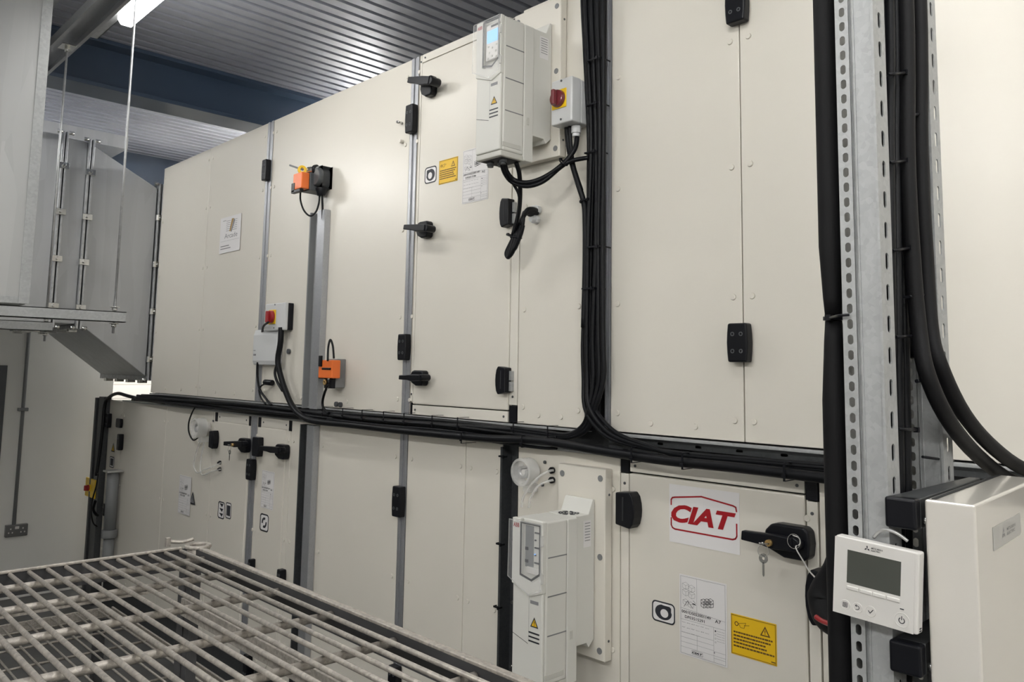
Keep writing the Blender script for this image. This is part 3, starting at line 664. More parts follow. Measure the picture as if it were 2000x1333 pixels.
yellow_sign(l4, [(1429, 1199), (1518, 1218), (1519, 1301), (1430, 1277)])
yellow_sign(u3, [(860, 315), (896, 306), (895, 352), (858, 363)])
def doc_label(sec, px, code, idx, num, lab):
    s_, x0, x1, z0, z1, Y = plate(sec, 'rating_label', 'label', px, lab); w = x1-x0; h = z1-z0; Y -= .0003
    def q(u, v): return (x0+u*w, Y, z0+v*h)
    m = MB(); g = MB()
    stroke(g, [q(.03, .02), q(.97, .02), q(.97, .98), q(.03, .98)], .0008, closed=True)
    for a, b in (((.38, .98), (.38, .56)), ((.03, .58), (.97, .54)), ((.03, .44), (.97, .44)), ((.73, .44), (.73, .02)), ((.03, .28), (.73, .28)), ((.03, .22), (.73, .22)), ((.03, .16), (.73, .16)), ((.03, .10), (.97, .10)), ((.38, .28), (.38, .10)), ((.73, .15), (.97, .15)), ((.73, .07), (.97, .07))): stroke(g, [q(*a), q(*b)], .0006)
    for k in range(16): text(g, random.choice(['lm', 'nr', 'ao', 'ei']), q(.06+.10*(k % 6), .40-.062*(k//6)), UX, UZ, w=w*.07, h=h*.010, lift=.0004)
    def cube(cx, cz, s, mm, t=.0006):
        A = [(0, 0), (.5, -.22), (1, 0), (1, .5), (.5, .28), (0, .5), (.5, .72)]
        Q = [q(cx+a*s, cz+b*s*w/h) for a, b in A]
        for i, j in ((0, 1), (1, 2), (2, 3), (3, 4), (4, 5), (5, 0), (1, 4), (5, 6), (6, 3)): stroke(mm, [Q[i], Q[j]], t)
    cube(.07, .84, .14, g); cube(.20, .82, .14, g); cube(.07, .76, .14, g); cube(.20, .74, .14, g); cube(.08, .64, .12, g); cube(.19, .62, .12, g)
    for a, b in (((.10, .60), (.18, .68)), ((.18, .68), (.30, .60)), ((.30, .70), (.36, .67))): stroke(m, [q(*a), q(*b)], .001)
    m.add([q(.27, .655), q(.37, .648), q(.34, .664), (q(.30, .668))], [(0, 1, 2, 3)])
    for k in range(3):
        cube(.47+.075*k, .66+.012*k, .11, m, .0011); cube(.47+.075*k, .70+.012*k, .11, m, .0011)
    text(m, code, q(.05, .52), UX, UZ, w=w*.62, h=h*.036, bold=.01, lift=.0005)
    text(m, idx, q(.76, .50), UX, UZ, w=w*.12, h=h*.040, bold=.01, lift=.0005)
    text(m, num, q(.12, .46), UX, UZ, w=w*.42, h=h*.036, bold=.01, lift=.0005)
    m.sphere(q(.765, .40), .0024, 0, 10, 6, (1, .1, 1))
    for k in range(1, 4): g.ring(q(.765, .40-.045*k), (0, -1, 0), .0016, .0022, .0002, 12)
    for k in range(5): text(g, 'lorm', q(.80, .40-.03*k), UX, UZ, w=w*.15, h=h*.010, lift=.0004)
    maker_sign(m, x0+w*.27, x0+w*.50, z0+h*.04, z0+h*.09, Y, .0007)
    m.add([q(.73, .13), q(.75, .125), q(.74, .15)], [(0, 1, 2)])
    sub(g, 'form_lines', 'inkg', s_); sub(m, 'print', 'ink', s_)
doc_label(l4, [(1328, 1120), (1421, 1142), (1422, 1302), (1330, 1279)], '0001DS022001149', 'A7', 'DF03515291', 'white form label reading A7')
doc_label(u3, [(906, 295), (956, 283), (955, 388), (904, 401)], '0001DS022001149', 'A2', 'DF03515286', 'white form label reading A2')
doc_label(l2, [(513, 918), (536, 923), (536, 997), (511, 992)], '0001DS022001149', 'A6', 'DF03515290', 'white form label')
doc_label(l1, [(352, 928), (375, 932), (372, 1007), (349, 1004)], '0001DS022001149', 'A5', 'DF03515289', 'white form label')
def danger(sec, x, y, w, fill):
    p = at(x, y); m = MB(); tri(m, p.x, p.z, w, YF-.0036, 0, 1); m.obj('warning_triangle', ['ink', fill], sec)
danger(l1, 377, 973, .085, 'inkg'); danger(l1, 222, 874, .075, 'ysign')
s_, x0, x1, z0, z1, Y = plate(u1, 'contractor_sticker', 'label', [(433, 427), (471, 418), (471, 488), (429, 497)], 'pale sticker reading Arcade with a small emblem')
w = x1-x0; h = z1-z0; m = MB(); g = MB()
for k in range(6):
    z = z0+h*(.60+.055*k); g.add([(x0+w*.30, Y-.0003, z), (x0+w*.50, Y-.0003, z), (x0+w*.50, Y-.0003, z+h*.012), (x0+w*.30, Y-.0003, z+h*.012)], [(0,1,2,3)]); g.add([(x0+w*.62, Y-.0003, z), (x0+w*.82, Y-.0003, z), (x0+w*.82, Y-.0003, z+h*.012), (x0+w*.62, Y-.0003, z+h*.012)], [(0,1,2,3)])
m.add([(x0+w*.46, Y-.0005, z0+h*.58), (x0+w*.52, Y-.0005, z0+h*.58), (x0+w*.66, Y-.0005, z0+h*.92), (x0+w*.56, Y-.0005, z0+h*.92)], [(0,1,2,3)], 1)
m.add([(x0+w*.53, Y-.0004, z0+h*.56), (x0+w*.58, Y-.0004, z0+h*.56), (x0+w*.72, Y-.0004, z0+h*.86), (x0+w*.66, Y-.0004, z0+h*.92)], [(0,1,2,3)], 0)
text(m, 'Arcade', (x0+w*.24, Y, z0+h*.40), UX, UZ, w=w*.62, h=h*.13, lift=.0004)
for k, L in ((0, .42), (1, .5)): g.add([(x0+w*.06, Y-.0003, z0+h*(.18-.07*k)), (x0+w*(.06+L), Y-.0003, z0+h*(.18-.07*k)), (x0+w*(.06+L), Y-.0003, z0+h*(.205-.07*k)), (x0+w*.06, Y-.0003, z0+h*(.205-.07*k))], [(0,1,2,3)])
g.add([(x0+w*.12, Y-.0003, z0+h*.90), (x0+w*.28, Y-.0003, z0+h*.90), (x0+w*.28, Y-.0003, z0+h*.915), (x0+w*.12, Y-.0003, z0+h*.915)], [(0,1,2,3)])
stroke(g, [(x0+w*.05, Y, z0+h*.33), (x1-w*.05, Y, z0+h*.33)], .001)
sub(m, 'print', ['inkg', 'brass'], s_); sub(g, 'emblem_lines', 'inkg', s_)

# ---------------------------------------------------------------- variable speed drives
def backplate(label, X0, X1, z0, z1, t):
    o = thing('mounting_plate', label, 'mounting plate', ((X0+X1)/2, YF-t/2, z0))
    MB().box((X0, YF-t, z0), (X1, YF-.004, z1)).obj('cover', 'cream', o, .003)
    sp = [(x, YF-t, z) for x in (X0+.02, X1-.02) for z in (z1-.03, z0+.03)] + [(X1-.02, YF-t, (z0+z1)/2+.02)]
    multi(MB().cyl((0, 0, 0), (0, -.0015, 0), .010, 16), 'plug', 'mgrey', o, sp)
    multi(MB().cyl((0, 0, 0), (.0015, 0, 0), .004, 10), 'side_screw', 'dgrey', o, [(X1, YF-t*.5, z1-.08), (X1, YF-t*.5, z0+.06)])
    return o
def drive(label, XL, XR, Y0, Yr0, Yr1, Yb, zt, zb, lit, tops):
    """Y0 front face, Yr0..Yr1 rim, Yb back against the plate"""
    t = thing('variable_speed_drive', label, 'drive', ((XL+XR)/2, Yb, zb)); w = XR-XL; h = zt-zb
    def q(u, v, dy=0): return (XL+u*w, Y0-dy, zt-v*h)
    # rear housing with its fan top or notch
    prof = [(XR-.006, Yr1, zb+.10), (XR-.006, Yr1, zt+.0005), (XR-.006, Yb-.030, zt+.001), (XR-.006, Yb-.01, zt+.045), (XR-.006, Yb-.001, zt+.045), (XR-.006, Yb-.001, zb+.105), (XR-.006, Yb-.025, zb+.085), (XR-.006, Yb-.035, zb+.10)]
    MB().prism([(XR-.006, y, z) for _, y, z in prof], (-(w-.012), 0, 0)).obj('rear_housing', 'plastic2' if False else 'plastic', t, .002)
    if tops:
        gx, gy = (XL+XR)/2, (Yr1+Yb)/2-.005
        m = MB()
        for k in range(3): 
            for a in range(8): m.ring((gx, gy-.008, zt+.0006), (0, 0, 1), .010+.009*k, .0155+.009*k, .0015, 3, 0, a*PI/4+.1, a*PI/4+.6)
        m.obj('fan_grille', 'ink', t)
        MB().box((XL+.02, Yb-.0125, zt+.016), (XR-.03, Yb-.0105, zt+.036)).obj('top_label', 'label', t)
        MB().box((XL+.05, Yb-.0135, zt+.022), (XR-.05, Yb-.0124, zt+.031)).obj('top_barcode', 'ink', t)
    MB().box((XL-.001, Yr0, zb+.002), (XR+.001, Yr1, zt-.002)).obj('rim', 'plastic', t, .003)
    f = MB().box((XL, Y0+.012, zb+.02), (XR, Yr0-.001, zt)); fo = f.obj('front_cover', 'plastic', t, .006, 3)
    # grooves down the side and the grip recess
    for v in (.215, .445, .675):
        g = MB().box((XR-.002, Y0+.02, zt-v*h-.0018), (XR+.0006, Yr0-.003, zt-v*h+.0018)); sub(g, 'side_groove', 'mgrey', fo)
    sub(MB().box((XR-.002, Y0-.002+.012, zt-.915*h-.008), (XR+.0012, Yr0-.012, zt-.915*h+.008)), 'grip_recess', 'plastic2', fo, .003)
    # front: two steps
    MB().box(q(0, .0), (XR, Y0+.0125, zt-h*.345)).obj('upper_front', 'plastic', t, .004) if False else None
    lf = MB().box((XL+.002, Y0, zb+.02), (XR-.002, Y0+.012, zt-.36*h)).obj('lower_front', 'plastic', t, .004)
    MB().box((XL, Y0+.004, zb), (XR, Yr0+.01, zb+.02)).obj('gland_box', 'plastic2', t, .004)
    sub(MB().box((XL+.012, Y0+.02, zb-.0012), (XR-.012, Yr0, zb+.004)), 'gland_opening', 'void', lf)
    mp = [(XL+w*(.25+.25*k), Y0+.045+.02*(k % 2), zb-.012) for k in range(3)]
    multi(MB().cyl((0, 0, 0), (0, 0, .014), .013, 12).cyl((0, 0, -.006), (0, 0, 0), .010, 12), 'cable_gland', 'dgrey', t, mp)
    # bay frame round the control panel
    bay = [q(.30, .02), q(.92, .02), q(.92, .31), q(.66, .355), q(.30, .335)]
    back = MB(); back.prism([(x, Y0+.0121, z) for x, y, z in bay], (0, .004, 0)); bo = back.obj('control_bay', 'plastic2' if not lit else 'plastic', t)
    sub(stroke(MB(), [(x, Y0-.0045, z) for x, y, z in bay], .0065, closed=True), 'seal', 'black', bo)
    # frame pieces left, right and below the bay
    MB().prism([(x, y-.004, z) for x, y, z in [q(0, 0), q(.27, 0), q(.27, .345), q(.66, .37), q(.95, .32), q(.95, 0), q(1, 0), q(1, .42), q(.62, .455), q(0, .40)]], (0, .016, 0)).obj('bay_frame', 'plastic', t, .002)
    L = MB(); text(L, 'ABB', q(.04, .055, .0048), UX, UZ, w=w*.20, h=h*.026, bold=.03); L.obj('maker_letters', 'redink', t)
    if lit:
        k = MB().box(q(.36, .04, 0), (XL+w*.88, Y0+.011, zt-.30*h)); ko = k.obj('keypad', 'white', t, .003)
        sub(MB().box(q(.41, .085, .0006), (XL+w*.84, Y0+.002, zt-.175*h)), 'display', 'screen', ko)
        sub(MB().box(q(.56, .05, .0006), (XL+w*.84, Y0+.002, zt-.065*h)), 'keypad_print', 'ink', ko)
        sp = [q(u, v, .0) for u, v in ((.47, .20), (.78, .20), (.62, .215), (.62, .275), (.50, .245), (.76, .245), (.46, .285), (.78, .285))]
        b0 = Vector(ko['_o'])
        multi(MB().cyl((0, 0, 0), (0, -.0015, 0), .0035, 12), 'button', 'plastic2', ko, sp)
    else:
        ro = MB().box(q(.34, .04, -.010), (XL+w*.60, Y0+.0115, zt-.29*h)).obj('bay_floor', 'mgrey', t)
        for u, v in ((.36, .17), (.36, .245)): sub(MB().box(q(u, v, -.006), (XL+w*(u+.08), Y0+.0095, zt-(v+.018)*h)), 'bay_clip', 'ink', ro)
        m = MB()
        for k in range(5): m.box(q(.66, .07+.045*k, -.006), (XL+w*(.70+.14*(k % 2 == 0)), Y0+.0095, zt-(.078+.045*k)*h))
        sub(m, 'bay_print', 'ink', ro)
        sub(MB().box(q(.66, .20, -.005), (XL+w*.69, Y0+.0085, zt-.207*h)), 'indicator', 'screen', ro)
        sub(MB().box(q(.42, .285, -.004), (XL+w*.84, Y0+.011, zt-.325*h)), 'bay_plug', 'white', ro, .002)
    # clear hinged cover
    cv = [q(-.04, .012, .012), q(1.0, .012, .012), q(1.0, .40, .012), q(.62, .44, .012), q(-.06, .36, .012)]
    MB().prism(cv, (0, .0015, 0)).obj('clear_cover', 'clear', t)
    stroke(MB(), [(x, y-.0004, z) for x, y, z in cv], .0035, closed=True).obj('cover_edge', 'tube', t)
    multi(MB().box((0, 0, 0), (.008, .010, .03)), 'cover_clip', 'tube', t, [(XR-.004, Y0-.012, zt-.14*h), (XR-.004, Y0-.012, zt-.36*h)], .002)
    # labels on the lower front
    fl = MB(); fl.box(q(.60, .475, .0006), (XL+w*.86, Y0+.001, zt-.495*h)); fl.obj('model_label', 'inkg', t)
    m = MB(); tri(m, XL+w*.74, zt-.60*h, w*.26, Y0-.0006, 0, 1); m.obj('warning_triangle', ['ink', 'ysign'], t)
    multi(MB().box((0, 0, -.0022), (w*.34, .002, .0022)), 'vent_slot', 'ink', t, [(XL+w*.56, Y0-.0006, zt-v*h) for v in (.665, .69, .715)])
    sub(stroke(MB(), [q(.04, .70), q(.54, .735)], .0016), 'front_seam', 'ink', lf)
    sub(stroke(MB(), [q(.56, .455), q(.56, .72)], .0008), 'front_seam', 'mgrey', lf)
    sl = MB().box((XR-.0065, Yr1+.035, zt-.20*h), (XR-.0052, Yb-.018, zt-.035*h)); so = sl.obj('side_label', 'label', t)
    pm = MB()
    for k in range(7): stroke(pm, [(XR-.0048, Yr1+.040, zt-(.05+.018*k)*h), (XR-.0048, Yb-.024, zt-(.05+.018*k)*h)], .0022, (1, 0, 0))
    sub(pm, 'side_print', 'inkg', so)
    MB().box((XR+.0005, Yr0+.012, zb+.13), (XR+.003, Yr0+.024, zb+.155)).obj('rim_catch', 'plastic2', t, .001)
    return t
backplate('cream mounting plate behind the lit drive, top of its wall section', -2.125, -1.886, H+.748, H+1.33, .035)
backplate('cream mounting plate behind the unlit lower drive, beside the black half-round hinge', -1.875, -1.671, H-.891, H-.306, .038)
drive('light grey motor drive with a lit blue display, high between door and cable bundle', -2.048, -1.922, 1.765, 1.873, 1.918, 2.0135, H+1.194, H+.708, True, False)
drive('light grey motor drive without display, fan grille on top, below the cable run', -1.836, -1.706, 1.772, 1.877, 1.922, 2.010, H-.448, H-.935, False, True)

# ---------------------------------------------------------------- isolators and boxes
def isolator(label, x0, x1, z0, z1, d, lid=.45, body='boxgrey', lidm='boxgrey', red='red', kx=.5, kz=.55, pw=.066, yb=0, ys=1):
    t = thing('isolator_switch', label, 'switch', ((x0+x1)/2, YF-yb, z0)); w = x1-x0; h = z1-z0; Yb = YF-yb-.001; Y0 = YF-yb-d
    ym = Y0+d*lid
    MB().box((x0+.002, ym, z0+.002), (x1-.002, Yb, z1-.002)).obj('back_box', body, t, .004)
    MB().box((x0, Y0, z0), (x1, ym-.001, z1)).obj('lid', lidm, t, .006, 3)
    c = Vector((x0+w*kx, Y0, z0+h*kz)); p = pw/2
    MB().box((c.x-p, Y0-.004, c.z-p), (c.x+p, Y0-.0002, c.z+p)).obj('yellow_plate', 'yellow', t, .002)
    ko = MB().cyl((c.x, Y0-.004, c.z), (c.x, Y0-.020, c.z), p*.92, 28, 0, p*.86).obj('rotary_knob', red, t, .002)
    sub(MB().box((c.x-p*.22, Y0-.038, c.z-p*.8), (c.x+p*.22, Y0-.019, c.z+p*.8)), 'grip', red, ko, .004)
    multi(MB().cyl((0, 0, 0), (0, -.002, 0), .004, 10), 'lid_screw', 'dgrey', t, [(x0+w*.5, Y0, z1-.008), (x0+w*.5, Y0, z0+.014)])
    return t
isolator('grey isolator box with dark red knob beside the lit drive', -1.868, -1.772, H+.835, H+.992, .10, .5, red='dred', kx=.42, kz=.55)
g = thing('cable_gland', 'pale cable gland under the isolator beside the lit drive', 'gland', (-1.80, YF-.045, H+.80))
MB().cyl((-1.800, YF-.045, H+.833), (-1.800, YF-.045, H+.808), .017, 8).cyl((-1.800, YF-.045, H+.808), (-1.800, YF-.045, H+.796), .013, 14).obj('gland_body', 'boxgrey', g, .001)
MB().cyl((-1.800, YF-.045, H+.796), (-1.802, YF-.047, H+.755), .0085, 12).obj('sleeve', 'silverl', g)
xr = at(574, 620).x; fr = atX(556, 620, xr); d2 = YF-fr.y; xl = at(517, 620, d2).x; zt2 = at(574, 592).z; zb2 = at(574, 646).z
isolator('grey and black isolator box with red knob on yellow, above the grey junction box', xl, xr, zb2, zt2, d2, .42, 'black', 'boxgrey', kx=.40, kz=.50, pw=.075)
xr = at(199, 955).x; fr = atX(185, 955, xr); d3 = YF-fr.y; xl = at(166, 955, d3).x
isolator('yellow-fronted isolator with red knob on the left edge channel of the lower machines', xl, xr, at(199, 975).z, at(199, 937).z, d3, .25, 'boxgrey', 'yellow', kx=.45, kz=.5, pw=.05)
xr = at(554, 675).x; fr = atX(541, 675, xr); d4 = YF-fr.y; xl = at(494, 675, d4).x; zt4 = at(554, 643).z; zb4 = at(554, 714).z
t = thing('junction_box', 'pale grey moulded junction box below the red and yellow isolator', 'box', ((xl+xr)/2, YF, zb4)); hh = zt4-zb4
MB().box((xl+.004, YF-d4*.45, zb4+.004), (xr-.004, YF-.001, zt4-.004)).obj('base', 'boxgrey', t, .006)
MB().prism([(xl, YF-d4, zb4+hh*.12), (xl, YF-d4*.8, zb4), (xl, YF-d4*.46, zb4), (xl, YF-d4*.46, zt4), (xl, YF-d4*.75, zt4), (xl, YF-d4, zt4-hh*.16)], (xr-xl, 0, 0)).obj('cover', 'boxgrey', t, .008, 3)
m = MB()
m.box((xl+.012, YF-d4-.0008, zb4+hh*.40), (xl+.034, YF-d4+.001, zb4+hh*.42)).box((xl+.012, YF-d4-.0008, zb4+hh*.26), (xl+.04, YF-d4+.001, zb4+hh*.31)); m.obj('print', 'inkg', t)
# damper motors
def motor2():
    p = at(675, 730); x1_ = p.x; q = atX(656, 730, x1_); d = YF-q.y
    xo0 = at(631, 722, d+.02).x; xo1 = at(658, 722, d+.02).x; zo1 = at(645, 704, d).z; zo0 = at(645, 739, d).z
    t = thing('damper_motor', 'orange and grey damper motor with brass clamp, at the foot of the upper steel channel', 'damper motor', (x1_-.05, YF, zo0))
    MB().box((x1_-.085, YF-d, at(675, 758).z), (x1_, YF-.001, at(675, 702).z)).obj('grey_housing', 'mgrey', t, .003)
    MB().box((xo0, YF-d-.045, zo0), (xo1, YF-d-.001, zo1)).obj('orange_cover', 'orange', t, .004)
    bx0 = at(620, 720, d).x
    MB().box((bx0, YF-d*.9, zo0-.005), (xo0+.02, YF-.004, zo1-.01)).obj('black_end', 'black', t, .004)
    MB().box((xo0+.035, YF-d-.049, zo1-.045), (xo1-.01, YF-d-.044, zo1-.035)).box((xo0+.012, YF-d-.054, zo1-.03), (xo0+.034, YF-d-.044, zo1+.02)).obj('release_lever', 'black', t, .002)
    c = at(647, 747, d); MB().cyl((c.x, YF-d-.001, c.z), (c.x, YF-d-.03, c.z), .020, 16).obj('clamp_hub', 'black', t)
    MB().ring((c.x, YF-d-.031, c.z), (0, -1, 0), .006, .013, .006, 18).obj('clamp', 'brass', t, .001)
    MB().box((c.x+.012, YF-d-.03, c.z-.03), (c.x+.018, YF-d-.02, c.z+.02)).obj('indicator_pin', 'chrome', t, .001)
    MB().box((c.x-.03, YF-d-.02, c.z-.028), (c.x+.035, YF-d+.002, c.z+.014)).obj('clamp_bracket', 'black', t, .002)
    return t
motor2()
def motor1():
    d = .11; xo0 = at(583, 356, d).x; xo1 = at(600, 356, d).x; zo1 = at(592, 340, d).z; zo0 = at(592, 371, d).z
    t = thing('damper_motor', 'orange damper motor with a black round connector box, above the upright steel channel', 'damper motor', (xo1, YF, zo0))
    MB().box((xo0, YF-d-.03, zo0), (xo1, YF-d+.012, zo1)).obj('orange_cover', 'orange', t, .004)
    MB().box((xo0+.004, YF-d+.013, zo0-.004), (xo1+.004, YF-.001, zo1+.002)).obj('grey_housing', 'dgrey', t, .003)
    c = at(630, 352, .03); x1_ = at(645, 350).x
    bd = YF-atX(617, 350, x1_).y; bd = min(max(bd, .05), .12)
    zb_ = at(640, 372).z; zt_ = at(640, 330).z; xb0 = at(612, 350, bd).x
    cx = (xb0+x1_)/2; cz = (zb_+zt_)/2; r = (zt_-zb_)/2
    out = rrect(cx, cz, x1_-xb0, zt_-zb_, .035, YF-.001)
    MB().prism(out, (0, -bd*.7, 0)).obj('connector_box', 'dgrey', t, .006, 3)
    MB().cyl((cx, YF-bd*.7, cz), (cx, YF-bd, cz), r*.86, 28, 0, r*.75).obj('round_lid', 'dgrey', t, .003)
    MB().cyl((cx, YF-.04, zb_+.002), (cx, YF-.04, zb_-.035), .030, 16, 0, .020).obj('gland', 'black', t, .002)
    q = at(597, 334, d-.02)
    MB().ring((q.x, YF-d+.0, q.z), (.9, -.4, 0), .009, .022, .012, 20).obj('yellow_ring', 'yellow', t, .001)
    MB().cyl((q.x+.01, YF-d+.03, q.z), (q.x+.075, YF-d+.06, q.z), .020, 18).obj('spindle_clamp', 'chrome', t, .002)
    MB().ring((q.x+.045, YF-d+.045, q.z), (.9, .4, 0), .019, .027, .015, 18).obj('black_collar', 'black', t, .001)
    a = at(566, 323, d+.03)
    MB().tube([(q.x+.01, YF-d+.0, q.z), (a.x, a.y, a.z)], .0045, 8, sub=1).obj('spindle', 'mgrey', t)
    MB().box((xo0-.012, YF-d-.032, zo0-.012), (xo0+.02, YF-d-.008, zo0+.035)).box((xo0-.012, YF-d-.032, zo0-.016), (xo1-.01, YF-d-.012, zo0-.001)).obj('release_lever', 'black', t, .002)
    return t
motor1()
# pressure gauges with clear tubes
def gauge(label, cx_px, r, ports, tubes, d=.055):
    c = at(*cx_px, d*.5); t = thing('pressure_gauge', label, 'gauge', (c.x, YF, c.z-r))
    MB().cyl((c.x, YF-.002, c.z), (c.x, YF-d*.3, c.z), r*.55, 26).obj('gauge_base', 'white', t, .003)
    MB().ring((c.x, YF-d, c.z), (0, 1, 0), r*.80, r, d*.66, 30).obj('clear_shell', 'tube', t, .002)
    MB().cyl((c.x, YF-d*.9, c.z), (c.x, YF-d*.88, c.z), r*.80, 28).obj('clear_window', 'clear', t)
    MB().ring((c.x, YF-d*.86, c.z), (0, 1, 0), r*.28, r*.44, d*.4, 20, 0, .3, 5.2).obj('coil', 'silverl', t)
    MB().cyl((c.x, YF-d*.8, c.z), (c.x, YF-d*.36, c.z), r*.2, 14).obj('hub', 'white', t)
    MB().box((c.x-r*.35, YF-d*.6, c.z-r*1.45), (c.x+r*.35, YF-.003, c.z-r*.85)).obj('tube_socket', 'tube', t, .002)
    multi(MB().cyl((0, 0, 0), (0, -.004, 0), .006, 10), 'fixing_screw', 'dgrey', t, [(c.x+r*1.0, YF-.002, c.z+r*.72), (c.x+r*.8, YF-.002, c.z-r*.9)])
    for k, pth in enumerate(tubes):
        u = thing('air_tube', tube_lab[label[:5]][k], 'tube', at(pth[0][0], pth[0][1], pth[0][2]))
        MB().tube([at(x, y, o) for x, y, o in pth], .0042, 10).obj('tube_wall', 'tube', u)
    for x, y in ports:
        p = at(x, y); u = MB().cyl((p.x, YF-.002, p.z), (p.x, YF-.014, p.z), .011, 14).cyl((p.x, YF-.014, p.z), (p.x, YF-.022, p.z), .006, 12); u.obj('pressure_port', 'black', t, .001)
tube_lab = {'round': ['clear air tube from the right gauge to the upper port', 'clear air tube from the right gauge to the lower port'], 'clear': ['clear hanging air tube below the left gauge, outer loop', 'clear hanging air tube below the left gauge, inner loop']}
gauge('round clear differential pressure gauge left of the lower drive plate', (1031, 922), .048, [(1081, 919), (1081, 938)],
      [[(1019, 990, .05), (1022, 972, .06), (1035, 950, .06), (1055, 930, .05), (1072, 921, .03), (1081, 919, .016)], [(1033, 992, .04), (1036, 975, .05), (1048, 953, .05), (1063, 943, .04), (1081, 938, .016)]], .075)
gauge('clear domed pressure gauge on the lower left machine beside the black cable loop', (394, 836), .058, [(432, 904), (432, 917)],
      [[(391, 862, .02), (382, 890, .02), (379, 912, .02), (386, 924, .02), (400, 918, .02), (431, 905, .02)], [(400, 862, .02), (394, 888, .02), (391, 916, .02), (396, 928, .02), (412, 922, .02), (431, 917, .02)]], .09)
# ---------------------------------------------------------------- cables
def cable(label, pts, r, group=None, mat='cable', name='cable', cat='cable', seg=10, raw=False, sub_=5, up=False):
    P = [Vector(q) for q in pts] if raw else [at(x, y, o) for x, y, o in pts]
    if up: P = [Vector((P[0].x, P[0].y, ZD-.004))]+P
    o = MB().tube(P, r, seg, sub=sub_).obj(name, mat); tag(o, label, cat, group); return o
# upright bundle between the upper machines
UB = 'black cable of the thick upright bundle between the upper machines'
tops = [(1137, 1150, 1146, 1139), (1143, 1155, 1151, 1146), (1149, 1160, 1157, 1152), (1155, 1164, 1162, 1158), (1161, 1168, 1166, 1163), (1167, 1172, 1171, 1169), (1173, 1176, 1175, 1174), (1178, 1179, 1179, 1178)]
for i, (a, b, c_, d_) in enumerate(tops):
    o1 = .030+.014*(i % 2); r = (.0072, .008, .0066, .0078)[i % 4]
    start = [(a, -25, o1), (a+.45*(b-a), 110, o1), (b, 270, o1+.006*(i % 3)), (c_+(3 if i % 3 == 0 else -2), 450, o1), (d_, 650, o1), (d_+1, 740, o1)]
    if i in (0, 1, 2):
        end = [(1142+8*i, 795-3*i, o1+.01), (1162+9*i, 832-4*i, .055), (1195+8*i, 858-4*i, .052), (1250+6*i, 874-2*i, .045), (1330, 886+3*i, .040), (1480, 899+4*i, .036), (1700, 916+6*i, .034)]
        lab = 'black cable of the thick upright bundle, sweeping off to the right at its foot'
        grp = 'upright bundle cables turning right'
    else:
        end = [(1150+3*(i-3), 800, o1+.004), (1138+2*(i-3), 832+2*(i-3), .036), (1108, 851+1.6*(i-4), .034), (1060, 846+2.2*(i-4), .034), (1000, 838+2.2*(i-4), .034)]
        lab = 'black cable of the thick upright bundle, bending left at its foot'; grp = 'upright bundle cables turning left'
    if i == 7: lab = 'black cable of the thick upright bundle, bending left at its foot'
    cable(lab, start+end, r, grp, up=True)
# second layer deeper in the gap
for i in range(4):
    x = 1148+8*i
    cable('black cable at the back of the tall dark gap between the upper machines', [(x+3, -25, -.006), (x+5, 300, -.004), (x+4, 500, -.006), (x, 700, -.004), (x-1, 800, -.006), (x-1, 842, -.008)], .0085, 'cables at the back of the upright gap', up=True)
# level run
LR = 'black cable of the level run in the gap between upper and lower machines'
z0_, z1_ = ZUB-.018, ZLT+.022
for i in range(7):
    z = z0_+(z1_-z0_)*i/6; P = []
    k = 0; xx = -2.0-.03*i
    while xx > xL-.35:
        P.append((xx, YF-.026-.010*(i % 2)+.006*math.sin(k*1.7+i), z+.006*math.sin(k*1.1+i*2.1))); xx -= .42; k += 1
    cable(LR, P, (.0085, .010, .008)[i % 3], 'level run cables', raw=True)
for i in range(3):
    z = z0_-.012-.018*i
    P = [(-3.3-.02*i+.0, YF-.052, z), (-2.9, YF-.05, z-.002), (-2.5, YF-.052, z+.004), (-2.15, YF-.05, z-.001), (-1.95, YF-.045, z-.004), (-1.88, YF-.04, z+.0)]
    cable('thin black cable on the face of the level run, right half', P, .0055, 'thin cables on the level run', raw=True)
# thick sheathed cables
q = [(549, 640, .05), (548, 668, .05), (543, 700, .05), (545, 722, .05), (556, 760, .05), (572, 795, .05), (592, 815, .055), (620, 824, .058), (680, 830, .058), (760, 839, .058), (860, 849, .058), (960, 857, .058), (1040, 860, .058), (1100, 868, .058), (1180, 882, .058), (1300, 900, .056), (1450, 915, .056), (1610, 934, .056), (1800, 955, .056)]
cable('thickest black sheathed cable, from the left isolator along the lower edge of the level run', q, .0145, seg=14)
cable('thin black cable beside the thick one, from the junction box foot', [(541, 712, .04), (537, 728, .045), (541, 745, .045), (552, 764, .046)], .007)
cable('black cable leaving the right edge of the small isolator to the junction box', [(524, 630, .10), (515, 637, .07), (512, 648, .03)], .006)
cable('black cable dropping from the left corner of the junction box', [(503, 708, .035), (503, 735, .03), (507, 760, .03), (520, 780, .03), (530, 792, .03)], .006)
o = cable('thin black cable from the small plug on the upper machine into the level run', [(523, 749, .025), (512, 753, .025), (506, 762, .03), (510, 778, .03), (519, 790, .03)], .0045)
p = at(526, 748, .02); MB().cyl((p.x-.03, YF-.03, p.z+.002), (p.x+.035, YF-.02, p.z), .015, 12).obj('plug', 'black', u2, .002)
